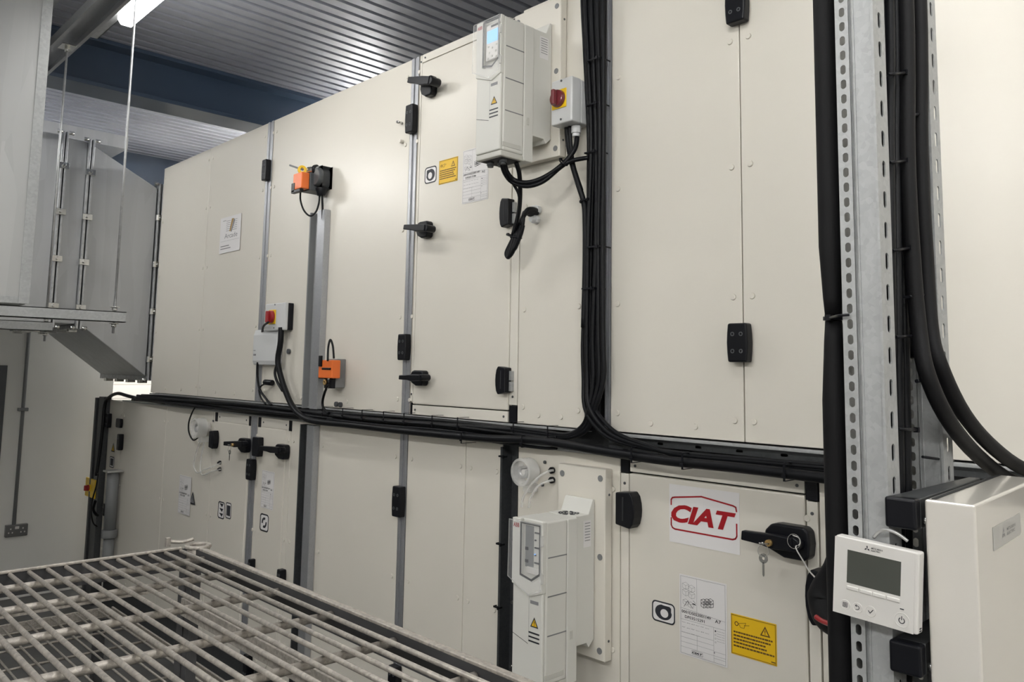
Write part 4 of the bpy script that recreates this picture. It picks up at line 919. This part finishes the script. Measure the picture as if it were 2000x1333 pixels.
# motor cables
cable('thin black loop of cable under the upper orange damper motor', [(587, 374, .11), (587, 392, .10), (594, 412, .09), (606, 422, .08), (617, 414, .06), (623, 396, .05), (624, 382, .045)], .0045)
cable('thin black cable running down inside the upright steel channel', [(629, 381, .040), (630, 420, .03), (628, 520, .020), (625, 600, .018), (623, 690, .018), (621, 790, .020)], .0055)
cable('thin black hairpin of cable above the lower orange damper motor', [(640, 705, .11), (641, 680, .09), (645, 664, .08), (650, 676, .08), (652, 700, .09)], .005)
cable('black cable curving down from the lower damper motor to the level run', [(641, 752, .09), (634, 768, .06), (630, 785, .045), (632, 798, .045), (642, 808, .05)], .006)
# drive cables
cable('black cable arcing from the lit drive up to the isolator, upper of two', [(985, 318, .215), (990, 336, .20), (1004, 352, .17), (1030, 357, .15), (1062, 347, .12), (1098, 322, .09), (1122, 292, .06), (1127, 268, .046)], .0085)
cable('black cable arcing from the lit drive to the upright bundle, lower of two', [(980, 318, .23), (985, 337, .21), (1000, 356, .17), (1030, 364, .15), (1062, 354, .12), (1096, 326, .09), (1118, 314, .07), (1150, 308, .05)], .0075)
cable('black cable from the isolator foot crossing down into the upright bundle', [(1107, 246, .05), (1110, 280, .05), (1117, 318, .055), (1130, 362, .055), (1140, 395, .05), (1143, 430, .045), (1143, 520, .04), (1140, 640, .04)], .0095)
cable('black cable end beside the crossing one under the isolator', [(1113, 246, .055), (1115, 285, .052), (1121, 325, .05), (1136, 372, .045)], .0065)
cable('black cable hanging straight down from the lit drive to the tied coil', [(1008, 318, .19), (1014, 338, .165), (1016, 370, .14), (1014, 410, .12), (1006, 445, .10), (1000, 465, .09)], .008)
cable('thin black cable swinging from the lit drive into the tied coil', [(984, 318, .22), (989, 338, .195), (1004, 362, .16), (1014, 385, .14), (1012, 425, .12), (1004, 455, .10)], .005)
for i, (w_, b_) in enumerate(((0, 0), (6, -3), (12, -8), (19, -16), (9, -5))):
    P = [(1050, 412+5*(i % 2), .012), (1040-i, 408+i*3, .05), (1028-i, 412+w_*.4, .08), (1014-w_*.3+i*2, 440+w_*.4, .09), (1000+w_*.45, 470+b_*.2, .09), (989+w_*.6, 494+b_*.6, .09), (989+w_*.5+4, 503+b_*.9, .092), (998+w_*.5, 490+b_*.5, .094), (1006+w_*.6, 462+b_*.3, .094), (1012+w_*.5, 440, .094)]
    cable('black cable looped in the tied coil hanging below the lit drive', P, .0075, 'coiled cables below the lit drive')
for x, y in ((1053, 411), (1050, 430)):
    p = at(x, y); MB().cyl((p.x, YF-.001, p.z), (p.x, YF-.02, p.z), .016, 8).cyl((p.x, YF-.02, p.z), (p.x, YF-.035, p.z), .012, 12).obj('cable_gland', 'boxgrey', u3, .001)
# left edge cables and the thin loop by the gauge
cable('thin black cable hooked beside the clear domed gauge', [(385, 790, .03), (376, 805, .03), (369, 825, .03), (369, 845, .03), (377, 860, .03), (386, 856, .03)], .0045)
cable('black cable rounding the top left corner of the lower machines', [(322, 786, .03), (280, 781, .03), (250, 774, .03), (230, 769, .03), (214, 776, .03), (205, 790, .035), (200, 840, .045), (194, 890, .055), (188, 930, .07)], .012)
cable('black cable hanging in front of the yellow isolator', [(192, 925, .12), (188, 950, .16), (181, 975, .16), (178, 1000, .12), (182, 1022, .07), (190, 1029, .03)], .005)
cable('short thick black cable below the yellow isolator', [(186, 980, .09), (182, 995, .08), (187, 1005, .05), (192, 1008, .02)], .010)
t = thing('vent_pipe', 'grey plastic drain pipe standing against the lower machines at far left', 'pipe', (at(232, 1000).x, YF-.04, .2))
x = at(233, 990).x
MB().cyl((x, YF-.055, at(233, 1040).z), (x, YF-.055, at(233, 920).z), .040, 18).obj('pipe', 'mgrey', t)
MB().cyl((x, YF-.055, at(232, 1050).z), (x, YF-.055, at(232, 1034).z), .052, 18).obj('collar', 'mgrey', t, .003)
MB().cyl((x, YF-.055, .25), (x, YF-.055, at(232, 1050).z-.001), .036, 18).obj('lower_pipe', 'mgrey', t)
MB().box((x-.05, YF-.11, at(238, 919).z-.008), (x+.05, YF-.001, at(238, 919).z+.004)).obj('pipe_clip', 'silverl', t, .002)
# cable ties
def tie(label, px, w=.004, depth=.07, half=.04, vertical=True, group=None, base=.0):
    """band round a bundle; vertical=True wraps a level bundle"""
    p = at(*px, depth*.5); m = MB()
    if vertical:
        m.box((p.x-w/2, YF-depth, p.z-half), (p.x+w/2, YF-depth+.0015, p.z+half)).box((p.x-w/2, YF-depth, p.z+half), (p.x+w/2, YF-base-.004, p.z+half+.0015)).box((p.x-w/2, YF-depth, p.z-half-.0015), (p.x+w/2, YF-base-.004, p.z-half))
        m.box((p.x-w, YF-depth-.004, p.z-half*.6), (p.x+w, YF-depth, p.z-half*.6+.007))
    else:
        m.box((p.x-half, YF-depth, p.z-w/2), (p.x+half, YF-depth+.0015, p.z+w/2)).box((p.x-half-.0015, YF-depth, p.z-w/2), (p.x-half, YF-base-.004, p.z+w/2)).box((p.x+half, YF-depth, p.z-w/2), (p.x+half+.0015, YF-base-.004, p.z+w/2))
        m.box((p.x+half*.5, YF-depth-.004, p.z-w), (p.x+half*.5+.007, YF-depth, p.z+w))
    tag(m.obj('cable_tie', 'black'), label, 'cable tie', group)
for x in (640, 680, 718, 760, 800, 855, 905): tie('black cable tie round the level cable run between the storeys', (x, 782+.088*(x-640)+22), .006, .060, .022, True, 'cable ties on the level run')
for x, y in ((1013, 835), (1080, 843)): tie('black cable tie on the thin cables just left of the upright bundle', (x, y), .005, .055, .018, True, 'cable ties left of the upright bundle')
for x, y in ((916, 855), (1034, 862)): tie('black cable tie holding the thick sheathed cable left of the bundle', (x, y), .005, .077, .019, True, 'cable ties on the thick cable, left')
for x, y in ((1248, 888), (1347, 900), (1545, 921)): tie('black cable tie holding the thick sheathed cable above the logo door', (x, y), .006, .076, .022, True, 'cable ties on the thick cable, right')
for x, y in ((1160, 565), (1165, 300), (1170, 120), (1168, 207), (1170, 484)): tie('black cable tie across the upright cable bundle', (x, y), .005, .062, .026, False, 'cable ties on the upright bundle')
def rtie(label, px, off, r, ax):
    c = at(px[0], px[1], off); a_ = Vector(ax).normalized(); u_ = a_.cross(NY).normalized()
    m = MB().ring(c-a_*.0025, a_, r, r+.0025, .005, 20).box(c-u_*(r+.006)-Vector((.004, .004, .004)), c-u_*(r+.006)+Vector((.004, .004, .004)))
    tag(m.obj('cable_tie', 'black'), label, 'cable tie')
rtie('black cable tie where the isolator cable joins the upright bundle', (1140, 393), .055, .0125, (.25, 0, -1))
rtie('black cable tie joining the two arcing cables below the isolator', (1101, 318), .088, .0145, (.7, 0, .7))
rtie('black cable tie round the hanging coil below the lit drive', (1004, 462), .092, .027, (.35, 0, 1))
for x, y in ((983, 892), (978, 1063), (973, 1186)): tie('small black cable tie on the slotted gap channel', (x, y), .006, .02, .014, False, 'cable ties on the gap channel')

# ---------------------------------------------------------------- steel posts, right foreground
PX1, PX0 = -.486, -.546
def post(label, Y, zb, zt):
    t = thing('steel_post', label, 'post', (-.516, Y+.02, zb))
    m = MB()
    m.perf((PX0, Y, zb), (1, 0, 0), (0, 0, 1), .0225, zt-zb, .0236, .0088, .0150, .002)          # punched front strip
    m.box((PX0+.0215, Y, zb), (PX0+.0228, Y+.006, zt)).box((PX0+.0228, Y+.0045, zb), (PX0+.0275, Y+.006, zt)).box((PX0+.0275, Y+.0005, zb), (PX0+.0290, Y+.006, zt))
    m.box((PX0+.0290, Y+.0025, zb), (PX1-.004, Y+.0045, zt))
    m.box((PX1-.004, Y-.0006, zb), (PX1, Y+.003, zt))
    m.obj('front_web', 'strut', t)
    s = MB().perf((PX1, Y+.003, zb), (0, 1, 0), (0, 0, 1), .041, zt-zb, .0475, .0115, .0260, .002)
    s.obj('side_flange', 'strut', t)
    MB().box((PX0, Y+.002, zb), (PX0+.002, Y+.044, zt)).obj('rear_flange', 'strut', t)
    return t
YP1, YP2 = 1.222, 1.452
post('perforated steel post in the right foreground, nearer of the pair', YP1, 0, ZD)
post('perforated steel post behind the nearer one, black cables between them', YP2, 0, ZD)
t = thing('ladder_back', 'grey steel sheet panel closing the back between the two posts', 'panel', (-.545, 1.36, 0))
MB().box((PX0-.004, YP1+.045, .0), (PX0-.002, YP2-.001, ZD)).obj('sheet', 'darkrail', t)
def pY(x, y, Xp): q = atX(x, y, Xp); return (q.x, q.y, q.z)
# cables in the ladder
SC = [(1736, 1741, 1745, .0075), (1748, 1753, 1758, .0078), (1758, 1766, 1772, .0078)]
for i, (a, b, c_, r) in enumerate(SC):
    cable('black cable running straight down between the two steel posts', [pY(a, -60, -.505-.004*i), pY(a+2, 250, -.505-.004*i), pY(b, 600, -.505-.004*i), pY(c_, 1000, -.507-.004*i), pY(c_+2, 1330, -.507-.004*i)], r, 'straight cables between the posts', raw=True, up=True)
for i, (a, b) in enumerate(((1772, 1790), (1785, 1800), (1797, 1812), (1808, 1822))):
    cable('thick black cable at the back between the posts, fading behind the straight ones', [pY(a, -60, -.520), pY(a+4, 300, -.520), pY(b, 600, -.522), pY(b-2, 980 if i > 1 else 700, -.524)], .0105, 'rear cables between the posts', raw=True, up=True)
for i, (dx, dy, r) in enumerate(((0, 0, .0125), (26, -22, .0125))):
    P = [pY(1768+dx, -60, -.494), pY(1772+dx, 300, -.494), pY(1782+dx, 500, -.492), pY(1794+dx*.9, 640, -.486)]
    P.append(pY(1812+dx*.9, 735+dy, -.468)); P.append(pY(1858+dx*.9, 830+dy, -.460))
    for x, y, Yq in ((1920, 900, 1.60), (1990, 945, 1.74), (2120, 990, 1.90)):
        q = atY(x+dx*.9, y+dy, Yq); P.append((q.x, q.y, q.z))
    P += [(P[-1][0]+.22, 1.985, ZLT+.05), (P[-1][0]+.7, 2.025, ZLT+.045), (P[-1][0]+1.6, 2.03, ZLT+.045)]
    cable(['thick black insulated tube swinging right over the white wall unit, front one', 'thick black insulated tube swinging right over the white wall unit, upper one'][i], P, r, None, 'blackm', 'insulated_tube', 'tube', 14, raw=True, up=True)
TG = 'cable ties between the posts'
def ztie(x0, y0, x1, y1, X_=-.493):
    a = Vector(pY(x0, y0, X_)); b = Vector(pY(x1, y1, X_))
    o = MB().tube([a, b], .0026, 8, sub=1).box(b-Vector((.003, .004, .004)), b+Vector((.004, .003, .004))).box(a-Vector((.012, 0, .002)), a+Vector((.0, .002, .002))).obj('cable_tie', 'black')
    tag(o, 'black cable tie round cables between the two steel posts', 'cable tie', TG)
for a in ((1735, 146, 1768, 142), (1738, 318, 1770, 314), (1743, 490, 1776, 485), (1750, 659, 1784, 656), (1754, 838, 1790, 840), (1768, 228, 1800, 222), (1776, 580, 1812, 575)): ztie(*a)
a = Vector(pY(1790, 745, -.480)); b = Vector(pY(1836, 738, -.480)); tag(MB().tube([a, b], .003, 8, sub=1).box(b-Vector((.004, .006, .004)), b+Vector((.004, .003, .004))).obj('cable_tie', 'black'), 'black cable tie round the two insulated tubes where they swing right', 'cable tie')
a = Vector(pY(1802, 893, -.495)); b = Vector(pY(1862, 901, -.495)); tag(MB().tube([a, b], .0022, 8, sub=1).obj('rod_tie', 'black'), 'thin black strap reaching from the cables to the rear post', 'strap')
# insulated pipe left of the posts
pz = atY(1625, 621, 1.28).z; q0 = atY(1627, 0, 1.285).x
PPX = atY(1620, 300, 1.30).x
def pipe(label, zlo, zhi, x_lo, x_hi, rr=.0205, Yp=1.30):
    n = 14; P = []; R = []
    for k in range(n+1):
        t_ = k/n; z = zhi+(zlo-zhi)*t_; P.append((x_hi+(x_lo-x_hi)*t_, Yp, z))
        dn = min(abs(z-pz), 1); R.append(rr*(.52+.48*min(1, (dn/.055))**.5))
    o = MB().tube(P, rr, 20, sub=3, rad=R).obj('insulated_pipe', 'blackm'); tag(o, label, 'pipe')
    return o
pipe('matt black insulated pipe beside the steel post, upper length ending at the tie', pz+.004, ZD-.02, PPX, PPX)
pipe('matt black insulated pipe beside the steel post, lower length below the tie', 0.02, pz-.004, PPX, PPX)
c = Vector((PPX, 1.30, pz))
o = MB().ring((c.x, c.y, c.z-.003), (0, 0, 1), .0135, .0165, .006, 20).box((c.x-.004, c.y-.024, c.z-.004), (c.x+.006, c.y-.014, c.z+.005)).tube([(c.x+.0, c.y-.0165, c.z), (PX0-.004, YP1-.006, c.z-.002), (PX0+.012, YP1-.004, c.z-.001)], .0022, 8).obj('cable_tie', 'black'); tag(o, 'black cable tie pinching the insulated pipe to the steel post', 'cable tie')
# bent insulated stub with red tape
P = [atY(1640, 1050, 1.42), atY(1628, 1110, 1.45), atY(1612, 1165, 1.46), atY(1618, 1205, 1.44), atY(1640, 1230, 1.40)]
o = MB().tube(P, .03, 18, sub=6, rad=[.010, .018, .031, .027, .016]).obj('insulated_bend', 'blackm'); tag(o, 'bulging black insulated pipe bend left of the thermostat', 'pipe')
P = [atY(1594, 1206, 1.38), atY(1606, 1214, 1.37), atY(1626, 1222, 1.35)]
tag(MB().tube(P, .0045, 8).obj('red_strap', 'red'), 'thin red strap under the black insulated bend', 'strap')
P = [atX(1557, 1058, -.98+.0)]  # loop hook wire from the door handle
cable('thin white wire from the door handle ring to the insulated bend', [(1548, 1046, .075), (1561, 1052, .07), (1562, 1064, .07), (1554, 1070, .08), (1568, 1095, .15), (1580, 1115, .28), (1596, 1133, .50)], .0016, None, 'white', 'wire', 'wire', 6)
tag(MB().ring(at(1551, 1058, .078), (0, -1, .1), .017, .0182, .0012, 26).obj('wire_ring', 'chrome'), 'thin wire ring looped over the door handle hub', 'ring')

# ---------------------------------------------------------------- white unit on its bracket
zu = H-.170
P1, P2 = (-.436, 1.220), (-.371, 1.219); u = Vector((-.024, .352)).normalized()
dep = .42
P4 = (P1[0]+u.x*dep, P1[1]+u.y*dep); P3 = (P2[0]+u.x*dep*.98, P2[1]+u.y*dep)
for k, (z, lab) in enumerate(((zu-.042, 'black-capped steel bracket rail carrying the white wall unit, upper one'), (atX(1740, 1247, -.486).z-.041, 'black-capped steel bracket rail carrying the white wall unit, lower one'))):
    t = thing('bracket_rail', lab, 'bracket', (-.463, 1.22, z))
    MB().prism([(-.4845, 1.226, z), (-.4435, 1.226, z), (-.4435+u.x*.34, 1.226+.34, z), (-.4845, 1.226+.34, z)], (0, 0, .041)).obj('rail', 'darkrail', t, .001)
    MB().box((-.4855, 1.205, z-.001), (-.4425, 1.2255, z+.042)).obj('end_cap', 'black', t, .004, 3)
    MB().cyl((-.4425, 1.235, z+.010), (-.4375, 1.235, z+.010), .006, 10).obj('bolt', 'chrome', t)
t = thing('wall_unit', 'white glossy air conditioning box with a small silver badge, at the right edge', 'air conditioner', (-.4, 1.4, zu-.39))
MB().prism([(P1[0], P1[1], zu-.39), (P2[0], P2[1], zu-.39), (P3[0], P3[1], zu-.39), (P4[0], P4[1], zu-.39)], (0, 0, .39)).obj('casing', 'glosswhite', t, .0035, 3)
zf = zu+.0005; ins = .006
MB().prism([(P1[0]+ins, P1[1]+.010, zf), (P1[0]+ins+.006, P1[1]+.010, zf), (P4[0]+ins+.006, P4[1]-.01, zf), (P4[0]+ins, P4[1]-.01, zf)], (0, 0, .0008)).obj('top_joint', 'void', t)
# badge on the side facing the room
du = Vector((P3[0]-P2[0], P3[1]-P2[1], 0)).normalized(); nrm = Vector((du.y, -du.x, 0))
def onside(x, y):
    d = ray(x, y); base = Vector((P2[0], P2[1], zu)); k = (base-CAM).dot(nrm)/d.dot(nrm); return CAM+d*k
b0 = onside(1938, 1030); b1 = onside(1991, 1003); b2 = onside(1939, 1075)
s0 = (b0-base).dot(du) if False else (b0-Vector((P2[0], P2[1], zu))).dot(du); s1 = (b1-Vector((P2[0], P2[1], zu))).dot(du)
zt_, zb_ = (b0.z+b1.z)/2, b2.z-.002; O = Vector((P2[0], P2[1], 0))
def sp(s, z, l=0): return O+du*s+nrm*l+Vector((0, 0, z))
bo = MB().prism([sp(s0, zb_, .0002), sp(s1, zb_, .0002), sp(s1, zt_, .0002), sp(s0, zt_, .0002)], nrm*.0008).obj('badge', 'silverl', t)
bw, bh = s1-s0, zt_-zb_
def diamonds(m, c, uu, vv, n, r, mi=0):
    for a in (PI/2, PI/2+2*PI/3, PI/2+4*PI/3):
        d = uu*math.cos(a)+vv*math.sin(a); e = uu*math.cos(a+PI/2)+vv*math.sin(a+PI/2)
        m.add([c, c+d*r*.55+e*r*.30, c+d*r*1.1, c+d*r*.55-e*r*.30], [(0, 1, 2, 3)], mi)
m = MB(); diamonds(m, sp(s0+bw*.34, zb_+bh*.5, .0014), du, UZ, nrm, bh*.26)
text(m, 'MITSUBISHI', sp(s0+bw*.46, zb_+bh*.55, .0014), du, UZ, w=bw*.32, h=bh*.13, bold=.01); text(m, 'ELECTRIC', sp(s0+bw*.46, zb_+bh*.34, .0014), du, UZ, w=bw*.30, h=bh*.13, bold=.01)
sub(m, 'badge_print', 'inkg', bo)

# ---------------------------------------------------------------- room controller on the post
Yr = 1.196
c0 = atY(1622, 1040, Yr); c1 = atY(1785, 1076, Yr); c2 = atY(1786, 1234, Yr); c3 = atY(1627, 1194, Yr)
ux = (c1-c0); W = ux.length; ux.normalize(); uz = (c0-c3).normalized(); uz = (uz-ux*uz.dot(ux)).normalized(); HH = ((c0-c3).length+(c1-c2).length)/2
t = thing('room_controller', 'white room controller with a dark blank display, fixed to the nearer steel post', 'thermostat', c3)
def rp(a, b, l=0): return c3+ux*(W*a)+uz*(HH*b)+NY*l
MB().prism([rp(0, 0), rp(1, 0), rp(1, 1), rp(0, 1)], (0, .019, 0)).obj('case', 'white', t, .003, 3)
MB().prism([rp(.0, .0, .0008), rp(.955, .0, .0008), rp(.955, .985, .0008), rp(.0, .985, .0008)], (0, .0006, 0)).obj('front_plate', 'white', t)
MB().prism([rp(.163, .42, .0012), rp(.800, .42, .0012), rp(.800, .845, .0012), rp(.163, .845, .0012)], (0, .0008, 0)).obj('display', 'lcd', t)
for k in range(4):
    a = .163+.162*k
    MB().prism([rp(a, .335, .0028), rp(a+.150, .335, .0028), rp(a+.150, .385, .0028), rp(a, .385, .0028)], (0, .0024, 0)).obj('menu_button', 'white', t, .0012)
def rbutton(a, b, r, kind):
    c = rp(a, b, .0008)
    bo = MB().ring(c, NY, r*.86, r, .0010, 30).obj('round_button', 'white', t, .0003)
    sub(MB().cyl(c, c+NY*.0007, r*.84, 26), 'button_face', 'white', bo)
    m = MB(); L = .0011; q = lambda x, y: c+ux*(x*r)+uz*(y*r)
    if kind == 'menu':
        stroke(m, [q(-.4, .4), q(.4, .4), q(.4, -.4), q(-.4, -.4)], r*.12, NY, L, True)
        for v in (-.15, .12): stroke(m, [q(-.3, v), q(.3, v)], r*.12, NY, L)
        stroke(m, [q(0, .4), q(0, -.4)], r*.1, NY, L)
    elif kind == 'back':
        stroke(m, [q(-.35, .35), q(.1, .35), q(.34, .2), q(.38, -.02), q(.3, -.25), q(.05, -.38), q(-.3, -.38)], r*.13, NY, L); stroke(m, [q(-.15, .55), q(-.4, .35), q(-.15, .15)], r*.13, NY, L)
    elif kind == 'tick': stroke(m, [q(-.4, .05), q(-.1, -.35), q(.45, .35)], r*.16, NY, L)
    else:
        pts = [q(.36*math.cos(a_), .36*math.sin(a_)-.05) for a_ in [PI/2+.6+i*(2*PI-1.2)/14 for i in range(15)]]
        stroke(m, pts, r*.11, NY, L); stroke(m, [q(0, .5), q(0, .05)], r*.11, NY, L)
    sub(m, 'button_symbol', 'ink', bo)
rbutton(.155, .13, W*.060, 'menu'); rbutton(.305, .135, W*.060, 'back'); rbutton(.465, .135, W*.064, 'tick'); rbutton(.825, .135, W*.088, 'power')
MB().prism([rp(.80, .262, .0012), rp(.845, .262, .0012), rp(.845, .275, .0012), rp(.80, .275, .0012)], (0, .0006, 0)).obj('indicator', 'ink', t)
m = MB(); diamonds(m, rp(.40, .915, .0012), ux, uz, NY, HH*.036)
text(m, 'MITSUBISHI', rp(.45, .920, .0012), ux, uz, w=W*.135, h=HH*.020, bold=.015); text(m, 'ELECTRIC', rp(.45, .893, .0012), ux, uz, w=W*.11, h=HH*.018, bold=.01)
m.obj('maker_print', 'ink', t)
multi(MB().box((0, 0, 0), (.0006, .006, .0016)), 'side_vent', 'ink', t, [rp(1, .06, 0)+Vector((.0002, .006, 0)), rp(1, .03, 0)+Vector((.0002, .006, 0))])
P = [atY(1709, 1050, 1.222), atY(1722, 1037, 1.215), atY(1740, 1036, 1.212), atY(1758, 1044, 1.214), atY(1775, 1057, 1.218)]
P = [Vector((q.x, q.y-.004, q.z)) for q in P]
cable('grey signal wire looping over the top of the white room controller', P, .0024, None, 'silverl', 'wire', 'wire', 8, raw=True)

# ---------------------------------------------------------------- wire shelf in the foreground
zs = H-.30
sx0, sx1, sy0, sy1 = -1.362, -.10, -.02, .585
t = thing('wire_shelf', 'worn metal wire shelf unit with flat dark rims in the lower foreground', 'shelf', ((sx0+sx1)/2, (sy0+sy1)/2, 0))
MB().box((sx0, sy1-.012, zs-.034), (sx1, sy1-.009, zs-.001)).box((sx0, sy0, zs-.034), (sx1, sy0+.003, zs-.001)).box((sx0, sy0+.003, zs-.034), (sx0+.003, sy1-.012, zs-.001)).box((sx1-.003, sy0+.003, zs-.034), (sx1, sy1-.012, zs-.001)).obj('rim', 'shelfdark', t)
MB().box((sx0+.03, sy1-.013, zs-.001), (sx1, sy1-.006, zs+.003)).box((sx0, sy0, zs-.001), (sx0+.006, sy1-.03, zs+.003)).box((sx0+.03, sy1-.005, zs-.003), (sx1, sy1+.001, zs+.001)).obj('rim_edge', 'wire', t, .001)
yy = .5530
while yy > sy0+.01:
    MB().tube([(sx0+.005, yy, zs-.003), (sx1-.004, yy, zs-.003)], .0030, 10, sub=1).obj('wire', 'wire', t); yy -= .02435
for bx in (-1.249-.06, -1.195, -1.06, -.92, -.785, -.645, -.50, -.36, -.22):
    MB().tube([(bx, sy0+.004, zs-.011), (bx, sy1-.013, zs-.011)], .0050, 12, sub=1).obj('cross_bar', 'wire', t)
MB().box((sx0+.05, sy1-.045, zs-.075), (sx1, sy1-.040, zs-.066)).box((sx0+.05, sy1-.045, zs-.092), (sx1, sy1-.040, zs-.084)).obj('stiffener', 'wire', t)
MB().box((sx0+.012, sy0+.1, zs-.060), (sx0+.016, sy1-.06, zs-.054)).obj('end_stiffener', 'wire', t)
for px_, py_ in ((sx0+.002, sy1+.0), (sx1, sy1), (sx0, sy0), (sx1, sy0)):
    MB().box((px_-.024, py_-.022, 0), (px_+.0, py_-.004, zs-.036)).box((px_+.001, py_-.020, 0), (px_+.020, py_-.002, zs-.036)).obj('post', 'shelfdark', t, .002)
    MB().ring((px_, py_-.002, zs-.036), (0, 0, 1), .0125, .0190, .034, 28).ring((px_, py_-.002, zs-.002), (0, 0, 1), .0130, .0215, .005, 30).obj('corner_collar', 'wire', t, .001)
MB().box((sx0-.03, sy1-.045, zs+.0), (sx0-.022, sy1-.038, zs+.014)).tube([(sx0-.026, sy1-.040, zs+.008), (sx0-.018, sy1-.020, zs+.006), (sx0-.012, sy1-.004, zs+.010)], .003, 8).obj('clip', 'wire', t)
z2 = .28
MB().box((sx0, sy0, z2), (sx1, sy1-.01, z2+.03)).obj('bottom_tray', 'shelfdark', t, .003)
# low wire trolley further back
zb = H-1.1
c1 = atZ(232, 1206, zb); c2 = atZ(276, 1333, zb)
tx0 = -3.99; ty1 = 1.30; tx1 = -2.2; ty0 = .20
t = thing('wire_trolley', 'low wire-decked trolley on the floor seen through the shelf', 'trolley', ((tx0+tx1)/2, (ty0+ty1)/2, 0))
yy = ty1-.03
while yy > ty0: MB().tube([(tx0, yy, zb), (tx1, yy, zb)], .0040, 6, sub=1).obj('wire', 'wire', t); yy -= .047
xx = tx0+.10
while xx < tx1: MB().tube([(xx, ty0, zb-.007), (xx, ty1, zb-.007)], .0045, 6, sub=1).obj('cross_bar', 'wire', t); xx += .22
MB().box((tx0, ty1, zb-.03), (tx1, ty1+.012, zb+.006)).box((tx0, ty1+.026, zb-.02), (tx1, ty1+.034, zb+.004)).box((tx0-.01, ty0, zb-.03), (tx0, ty1, zb+.006)).box((tx1, ty0, zb-.03), (tx1+.01, ty1, zb+.006)).box((tx0, ty0-.01, zb-.03), (tx1, ty0, zb+.006)).obj('rim', 'wire', t, .001)
multi(MB().box((-.02, -.02, .10), (.02, .02, zb-.031)), 'leg', 'shelfdark', t, [(a, b, 0) for a in (tx0+.03, tx1-.03) for b in (ty0+.03, ty1-.03)])
multi(MB().cyl((-.015, 0, .05), (.015, 0, .05), .05, 18), 'caster', 'black', t, [(a, b, 0) for a in (tx0+.03, tx1-.03) for b in (ty0+.03, ty1-.03)])
MB().box((tx0, ty0, .16), (tx1, ty1, .18)).obj('lower_deck', 'shelfdark', t, .002)
# ---------------------------------------------------------------- camera and world
cd = bpy.data.cameras.new('camera'); co = bpy.data.objects.new('camera', cd); col.objects.link(co)
cd.sensor_fit = 'HORIZONTAL'; cd.sensor_width = 36; cd.lens = 36*FPX/2000; cd.shift_x = 0; cd.shift_y = -(666.5-CY)/2000
cd.clip_start = .02; cd.clip_end = 60
co.matrix_world = Matrix(((AR.x, AU.x, -AF.x, CAM.x), (AR.y, AU.y, -AF.y, CAM.y), (AR.z, AU.z, -AF.z, CAM.z), (0, 0, 0, 1)))
scene.camera = co
wd = bpy.data.worlds.new('world'); scene.world = wd; wd.use_nodes = True
wd.node_tree.nodes['Background'].inputs[0].default_value = (.9, .95, 1, 1); wd.node_tree.nodes['Background'].inputs[1].default_value = .02
scene.view_settings.view_transform = 'Standard'; scene.view_settings.look = 'None'; scene.view_settings.gamma = 1
scene.view_settings.exposure = 1.27
for o in bpy.data.objects:
    if '_o' in o: del o['_o']
